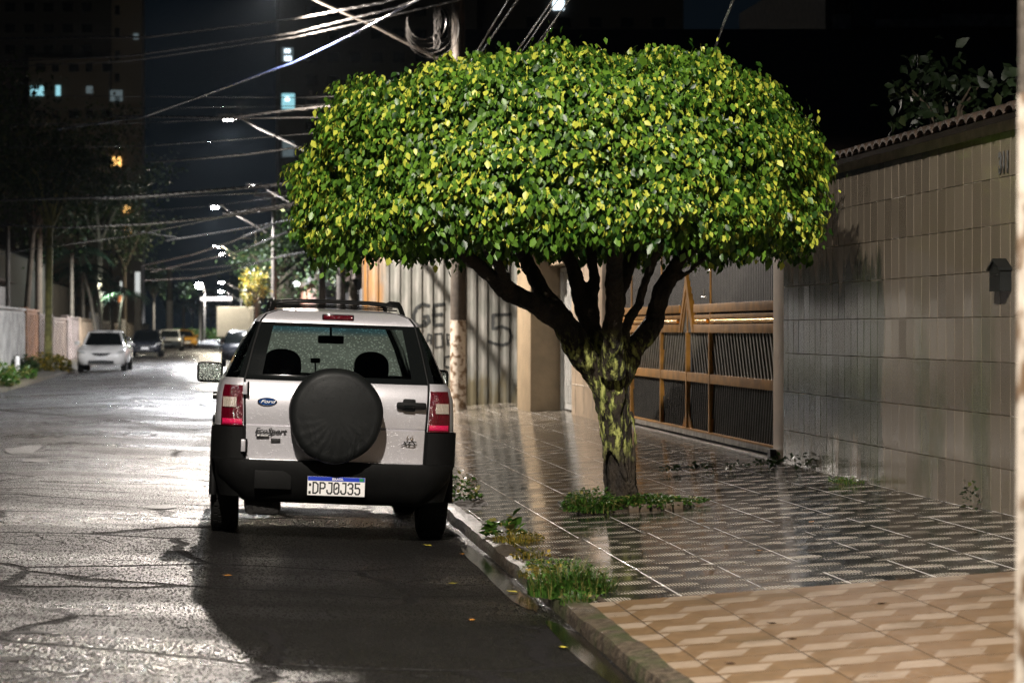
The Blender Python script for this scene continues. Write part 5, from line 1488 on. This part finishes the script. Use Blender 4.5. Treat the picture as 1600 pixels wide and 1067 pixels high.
# ================================================================== TREES (generic)
def tree(name, label, X_, Y_, h_, tr, cr, cz, n, leafm=M_FARLEAF, lsz=.16, lean=(0, 0), group=None, squash=.8, forks=5, z0=0, trunkm=M_DBARK):
    root = thing(name, label, 'tree', (X_, Y_, z0), group=group)
    mb = MB(); ht_ = h_ - cr * squash
    mb.tube([(0, 0, -.1), (lean[0] * .3, lean[1] * .3, ht_ * .4), (lean[0] * .7, lean[1] * .7, ht_ * .8), (lean[0], lean[1], ht_)], [tr, tr * .8, tr * .7, tr * .55], 10)
    for k in range(forks):
        a = 6.283 * k / forks + random.random(); mb.tube([(lean[0] * .8, lean[1] * .8, ht_ * .82), (lean[0] + math.cos(a) * cr * .35, lean[1] + math.sin(a) * cr * .35, ht_ + cr * .3), (lean[0] + math.cos(a) * cr * .7, lean[1] + math.sin(a) * cr * .7, ht_ + cr * .7 * squash)], [tr * .5, tr * .3, tr * .1], 6)
    mb.build('trunk', trunkm, root, smooth=60)
    # clustered crown
    nc = 16; cl = rng.normal(0, .42, (nc, 3)) * cr; cl[:, 2] *= squash
    idx = rng.integers(0, nc, n); p_ = cl[idx] + rng.normal(0, .20, (n, 3)) * cr
    p_[:, 2] = p_[:, 2] * squash + ht_ + cr * .55 * squash; p_[:, 0] += lean[0]; p_[:, 1] += lean[1]
    o = leaves_mesh('crown', leafm, p_, rng.normal(0, 1, (n, 3)), rng.normal(0, .6, (n, 3)) + np.array([0, 0, -.6]), rng.uniform(.6, 1.3, n) * lsz, rng.random(n)); o.parent = root
    return root
def palm(name, label, X_, Y_, h_, tr, fl, nf=13, lean=(0, 0), group=None, trunkm=M_PBARK, base=None, leafm=M_PALMLEAF):
    root = thing(name, label, 'palm tree', (X_, Y_, 0), group=group)
    mb = MB(); mb.tube([(0, 0, -.1), (lean[0] * .15, 0, h_ * .33), (lean[0] * .5, lean[1] * .5, h_ * .7), (lean[0], lean[1], h_)], [tr * 1.2, tr, tr * .85, tr * .75], 10); mb.build('trunk', trunkm, root, smooth=60)
    if base: mb = MB(); mb.tube([(0, 0, -.05), (lean[0] * .1, 0, base)], [tr * 1.25, tr * 1.1], 12); mb.build('painted_base', M_BOLL, root, smooth=60)
    mb = MB()
    for k in range(nf):
        a = 6.283 * k / nf + random.uniform(-.2, .2); up = random.uniform(.1, .8); c_, s_ = math.cos(a), math.sin(a); prev = None; mb.val = random.random()
        for i in range(13):
            t = i / 12; r_ = fl * t * (1 - .12 * t); zz = h_ + fl * (up * t - (.55 + up * .5) * t * t)
            ctr = (lean[0] + c_ * r_, lean[1] + s_ * r_, zz)
            if i > 1:
                for sd in (-1, 1):
                    w_ = fl * .24 * math.sin(math.pi * min(1, t * .9 + .08)); px_, py_ = -s_ * sd, c_ * sd
                    mb.add([ctr, (ctr[0] + c_ * .05 * fl, ctr[1] + s_ * .05 * fl, ctr[2] - .01), (ctr[0] + px_ * w_ + c_ * .12 * fl, ctr[1] + py_ * w_ + s_ * .12 * fl, ctr[2] - w_ * .55)], [(0, 1, 2)])
        pts = [(lean[0] + c_ * fl * t * (1 - .12 * t), lean[1] + s_ * fl * t * (1 - .12 * t), h_ + fl * (up * t - (.55 + up * .5) * t * t)) for t in [i / 8 for i in range(9)]]
        mb.tube(pts, [.03 * (1 - i / 9) + .005 for i in range(9)], 4)
    mb.build('fronds', leafm, root, attr='leaf'); return root
tree('pavement_tree', 'slim yellow-green trunk rising from bushes on the left pavement', -6.05, 84, 7.8, .15, 2.4, 0, 2600, lean=(.1, 0), trunkm=simple('mossy_trunk', (.20, .19, .06), .8, var=.4), z0=.06)
clump('shrub', 'green shrub around the foot of the left pavement tree', -6.0, 83.5, .06, .75, .8, 900, 'shrub', blades=.1, lsize=.16, mat=M_YELLEAF)
clump('shrub', 'dark shrub between the bollard and the left pavement tree', -6.7, 80, .06, .6, .7, 700, 'shrub', blades=.1, lsize=.16, mat=M_FARLEAF)
clump('shrub', 'bright green bush at the lower left edge of the frame', -5.65, 60.5, .06, .55, .85, 1200, 'shrub', blades=.1, lsize=.12, mat=M_WEED)
clump('shrub', 'low shrub in front of the pale slatted wall', -5.9, 70, .06, .5, .5, 600, 'shrub', blades=.1, lsize=.12, mat=M_WEED)
tree('garden_tree', 'dark tree with a forked stem behind the orange wooden gate', -7.8, 95, 9, .16, 3.2, 0, 2600, lean=(.5, 0))
tree('garden_tree', 'large dark tree filling the left behind the cream wall', -8.5, 112, 11, .22, 4.2, 0, 3600, lsz=.22)
tree('garden_tree', 'dark tree between the palms and the tower', -7.6, 150, 11.5, .22, 4.0, 0, 3200, lsz=.24)
tree('garden_tree', 'dark tree behind the white slatted gate', -9, 78, 9.5, .2, 3.0, 0, 2400, lsz=.2)
tree('garden_tree', 'dark tree beside the tower foot behind the dark hatchback', -7.2, 178, 10, .22, 3.4, 0, 2600, lsz=.24)
for i, (px, y0_, y1_, x2, d, lb) in enumerate([(131, 530, 420, 128, 128, 'upright pale palm trunk behind the white saloon'), (152, 530, 425, 130, 126, 'palm trunk leaning left across its neighbour'), (160, 530, 440, 150, 134, 'palm with thin trunk right of the leaning one'),
        (178, 540, 455, 172, 145, 'slender palm nearest the round garden lamps'), (185, 540, 460, 193, 150, 'slender palm leaning right before the tower foot')]):
    a = P(px, y0_, d); b = P(x2, y1_, d); palm('palm_tree', lb, a.x, d, b.z, .10, 1.9, lean=(b.x - a.x, 0), group='palms behind the left walls')
palm('palm_tree', 'weeping palm with bluish fronds left of the palm group', P(112, 400, 118).x, 118, 5.2, .11, 2.4, group='palms behind the left walls')
for (px, d, h_, lb) in ((12, 95, 5.8, 'thin pole at the far left behind the white gate'), (503, 60, 4.0, 'thin pole left of the corrugated hoarding')):
    mb = MB(); mb.tube([(0, 0, 0), (0, 0, h_)], [.10, .08], 10); o = mb.build('post', M_POLE, smooth=60); o.location = (P(px, 0, d).x, d, 0); tag(o, lb, 'post')
# street end
palm('palm_tree', 'tall far palm with a white painted foot at the street end', P(265, 500, 230).x, 230, P(265, 420, 230).z, .28, 1.6, base=P(265, 470, 230).z, nf=9)
palm('palm_tree', 'short drooping palm at the street end', P(287, 500, 245).x, 245, P(287, 478, 245).z, .14, 2.3, nf=11)
palm('palm_tree', 'narrow palm below the far lamp post', P(313, 500, 280).x, 280, P(313, 458, 280).z, .16, 2.6, nf=15)
mb = MB(); hx0, hx1 = P(270, 0, 330).x, P(420, 0, 330).x
nh = 5000; ph = np.stack([rng.uniform(hx0, hx1, nh), rng.uniform(329, 332, nh), rng.uniform(.1, 1.4, nh)], 1)
hd = leaves_mesh('hedge', M_WEED, ph, rng.normal(0, 1, (nh, 3)), rng.normal(0, 1, (nh, 3)), rng.uniform(.25, .45, nh), rng.random(nh)); tag(hd, 'low bright green hedge closing the end of the street', 'hedge')
CN = thing('lit_canopy', 'white lit canopy sign glowing above the truck', 'sign', (P(335, 467, 260).x, 260, 0))
mb = MB(); cz_ = P(0, 467, 260).z; mb.box(-1.5, 1.9, 0, 2.0, cz_ - .15, cz_ + .18, .05); mb.build('light_box', emit('canopy_glow', (1, .96, .9), 2.5), CN)
mb = MB(); [mb.tube([(a, 1, 0), (a, 1, cz_ - .16)], .06, 8) for a in (-1.3, 1.7)]; mb.build('legs', M_STEEL, CN)
# dark treeline and mass at the end
for i, (px, d, h_, lb) in enumerate([(240, 300, 9, 'dim round tree left of the white-footed palm'), (300, 350, 7, 'dim tree behind the drooping palm'), (330, 380, 6, 'faint distant tree at the very end of the street'), (365, 340, 8, 'faint distant tree above the truck')]):
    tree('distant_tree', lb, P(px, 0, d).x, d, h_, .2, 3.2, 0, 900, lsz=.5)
# right side beyond the hoarding
tree('garden_tree', 'yellow-leaved tree above the truck on the right', P(399, 0, 108).x, 108, 3.7, .12, .62, 0, 900, M_YELLEAF, .12, squash=1.3)
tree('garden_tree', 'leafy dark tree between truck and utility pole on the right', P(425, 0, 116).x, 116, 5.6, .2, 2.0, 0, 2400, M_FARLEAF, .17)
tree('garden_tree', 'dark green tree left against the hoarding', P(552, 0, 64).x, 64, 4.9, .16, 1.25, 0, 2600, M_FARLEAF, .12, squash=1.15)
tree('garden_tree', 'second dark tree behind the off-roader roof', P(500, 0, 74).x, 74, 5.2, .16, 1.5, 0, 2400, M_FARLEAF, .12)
for i, (x0, x1, ya, yb, h_, lb, mt) in enumerate([(3.6, 8, 62, 84, 2.8, 'low dark house beyond the hoarding', M_DWALL), (3.8, 8, 90, 118, 3.4, 'dim reddish house right of the yellow-leaved tree', simple('brick_house_wall', (.35, .16, .10), .8)), (3.9, 9, 122, 190, 4.5, 'long dark building on the far right side', M_DWALL)]):
    Hs = thing('house', lb, 'house', ((x0 + x1) / 2, ya, 0)); mb = MB(); mb.box(x0, x1, ya, yb, 0, h_); localise(mb.build('walls', mt), Hs)
    mb = MB(); mb.box(x0 - .2, x1 + .2, ya - .2, yb + .2, h_, h_ + .25); localise(mb.build('roof', M_DROOF), Hs)
    mb = MB(); mb.box(x0 + .8, x0 + 1.8, ya - .02, ya, 1.1, 2.1); localise(mb.build('window', M_WINOFF), Hs)
p = P(463, 444, 89.6); Lw = thing('wall_lamp', 'small white wall lamp right of the yellow-leaved tree', 'lamp', tuple(p)); mb = MB(); mb.lathe([(.001, -.12), (.12, -.05), (.12, .05), (.001, .12)], (0, 0, 0), 'z', 12); mb.build('globe', emit('wall_globe', (.95, 1, 1), 5), Lw, smooth=60)
mb = MB(); mb.box(-.03, .03, .1, .32, -.03, .03); mb.build('bracket', M_STEEL, Lw)

# ================================================================== TOWERS
def tower(name, label, x0, x1, Y_, dep, h_, mat, wins, fl=2.9, cols_=None, bands=True):
    root = thing(name, label, 'apartment tower', ((x0 + x1) / 2, Y_, 0))
    mb = MB(); mb.box(x0, x1, Y_, Y_ + dep, 0, h_); localise(mb.build('walls', mat), root)
    if bands:
        mb = MB(); k = 1
        while k * fl < h_: mb.box(x0 - .1, x1 + .1, Y_ - .12, Y_, k * fl - .12, k * fl + .06); k += 1
        localise(mb.build('floor_bands', mat), root)
    return root
TY = 240.0
def tx(px): return (px - VX) * TY / F
def tz(py): return H - (py - VY) * TY / F
TW = tower('apartment_tower', 'tall dark apartment tower at the left with a pale stair shaft', tx(-60), tx(175), TY, 14, 50, M_TOWD, None)
mb = MB(); mb.box(tx(175), tx(222), TY - 1.0, TY + 8, 0, 50); localise(mb.build('stair_shaft', M_TOW), TW)
mb = MB(); mb.box(tx(48), tx(172), TY - 2.5, TY - .2, 0, tz(95)); localise(mb.build('front_block', M_TOW), TW)
def win(root, px0, px1, py0, py1, mt, dy, name='window'):
    mb = MB(); mb.box(tx(px0), tx(px1), TY + dy - .12, TY + dy - .02, tz(py1), tz(py0)); return localise(mb.build(name, mt), root)
for (a, b, c_, d_, mt, dy) in [(51, 71, 139, 154, M_WINC, -2.5), (90, 97, 138, 154, M_WINC, -2.5), (137, 147, 139, 150, M_WIND2, -2.5), (173, 192, 143, 160, M_WIND2, -1.05), (174, 190, 247, 261, M_WINW, -1.05), (194, 204, 321, 333, M_WINW, -1.05), (195, 206, 356, 369, M_WINW, -1.05), (209, 217, 55, 64, M_WIND2, -1.05)]:
    win(TW, a, b, c_, d_, mt, dy)
for r_ in range(11):
    for c_ in range(5):
        px = 58 + c_ * 26; py = 104 + r_ * 36
        if py > 470 or (r_ == 1): continue
        win(TW, px, px + (16 if c_ % 2 == 0 else 11), py, py + 13, M_WINOFF, -2.5)
for r_ in range(14):
    win(TW, 180, 188, 12 + r_ * 35, 26 + r_ * 35, M_WINOFF, -1.05)
for r_ in range(3):
    for c_ in range(5): win(TW, 8 + c_ * 30, 24 + c_ * 30, 5 + r_ * 33, 19 + r_ * 33, M_WINOFF, 0)
TW2 = thing('apartment_tower', 'dark apartment tower behind the tree with two bluish lit windows', 'apartment tower', (tx(620), TY, 0))
mb = MB(); mb.box(tx(436), tx(745), TY, TY + 14, 0, 52); localise(mb.build('walls', M_TOWD), TW2)
mb = MB(); mb.box(tx(436), tx(462), TY - .8, TY, 0, 52); localise(mb.build('balcony_shaft', M_TOWD), TW2)
for (a, b, c_, d_, mt) in [(440, 458, 76, 98, M_WIND2), (444, 453, 79, 85, M_WINB), (444, 455, 90, 97, M_WINB), (440, 460, 148, 172, M_WINC), (445, 452, 153, 160, M_WINB), (441, 459, 222, 246, M_WIND2)]:
    win(TW2, a, b, c_, d_, mt, -.85 - (.12 if mt is M_WINB else 0))
for r_ in range(10):
    for c_ in range(7): win(TW2, 478 + c_ * 34, 496 + c_ * 34, 10 + r_ * 36, 26 + r_ * 36, M_WINOFF, 0)
TW3 = thing('apartment_tower', 'dark apartment block above the tree with one warm lit window', 'apartment tower', (tx(900), TY, 0))
mb = MB(); mb.box(tx(760), tx(1080), TY + 4, TY + 18, 0, 55); localise(mb.build('walls', M_TOWD), TW3)
win(TW3, 872, 890, -8, 8, M_WINB, 3.9)
for r_ in range(6):
    for c_ in range(6): win(TW3, 780 + c_ * 50, 800 + c_ * 50, 20 + r_ * 36, 36 + r_ * 36, M_WINOFF, 4)
# house above the wall
HB = thing('house', 'dark tiled roof house with pale balustrade behind the brown wall', 'house', (18, 60, 0))
hx = lambda px: (px - VX) * 60 / F
hz_ = lambda py: H - (py - VY) * 60 / F
mb = MB(); mb.box(hx(1290), hx(1700), 60, 70, 0, hz_(-60)); localise(mb.build('walls', M_TOWD), HB)
mb = MB(); mb.prism([(45, 4.5), (60.0, hz_(46)), (60.0, hz_(46) - .25), (45, 4.2)], hx(700), hx(1720), 'yz'); localise(mb.build('roof', M_DROOF), HB)
mb = MB(); mb.box(hx(1300), hx(1325), 59.7, 60, hz_(48), hz_(25)); mb.box(hx(1365), hx(1470), 59.8, 60, hz_(44), hz_(32)); mb.box(hx(1466), hx(1578), 59.7, 60, hz_(44), hz_(25)); localise(mb.build('balustrade', M_BALU), HB)
mb = MB(); mb.box(hx(1330), hx(1362), 59.85, 60, hz_(44), hz_(-20)); mb.box(hx(1372), hx(1460), 59.9, 60, hz_(30), hz_(-20)); localise(mb.build('window', M_WINOFF), HB)
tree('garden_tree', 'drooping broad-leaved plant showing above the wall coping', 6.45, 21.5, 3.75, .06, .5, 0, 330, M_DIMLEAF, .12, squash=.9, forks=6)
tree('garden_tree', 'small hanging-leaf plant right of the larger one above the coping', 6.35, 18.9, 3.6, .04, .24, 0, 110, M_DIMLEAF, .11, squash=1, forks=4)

# ================================================================== damp night air
mb = MB(); mb.box(-610, 610, -70, 910, -1.2, 62)
air = bpy.data.materials.new('damp_air'); air.use_nodes = True
air.node_tree.nodes.remove(air.node_tree.nodes['Principled BSDF'])
pv = air.node_tree.nodes.new('ShaderNodeVolumePrincipled'); pv.inputs['Density'].default_value = .00004
pv.inputs['Color'].default_value = (.72, .86, 1, 1); pv.inputs['Anisotropy'].default_value = .75
air.node_tree.links.new(pv.outputs[0], air.node_tree.nodes['Material Output'].inputs['Volume'])
tag(mb.build('haze', air), kind='stuff')
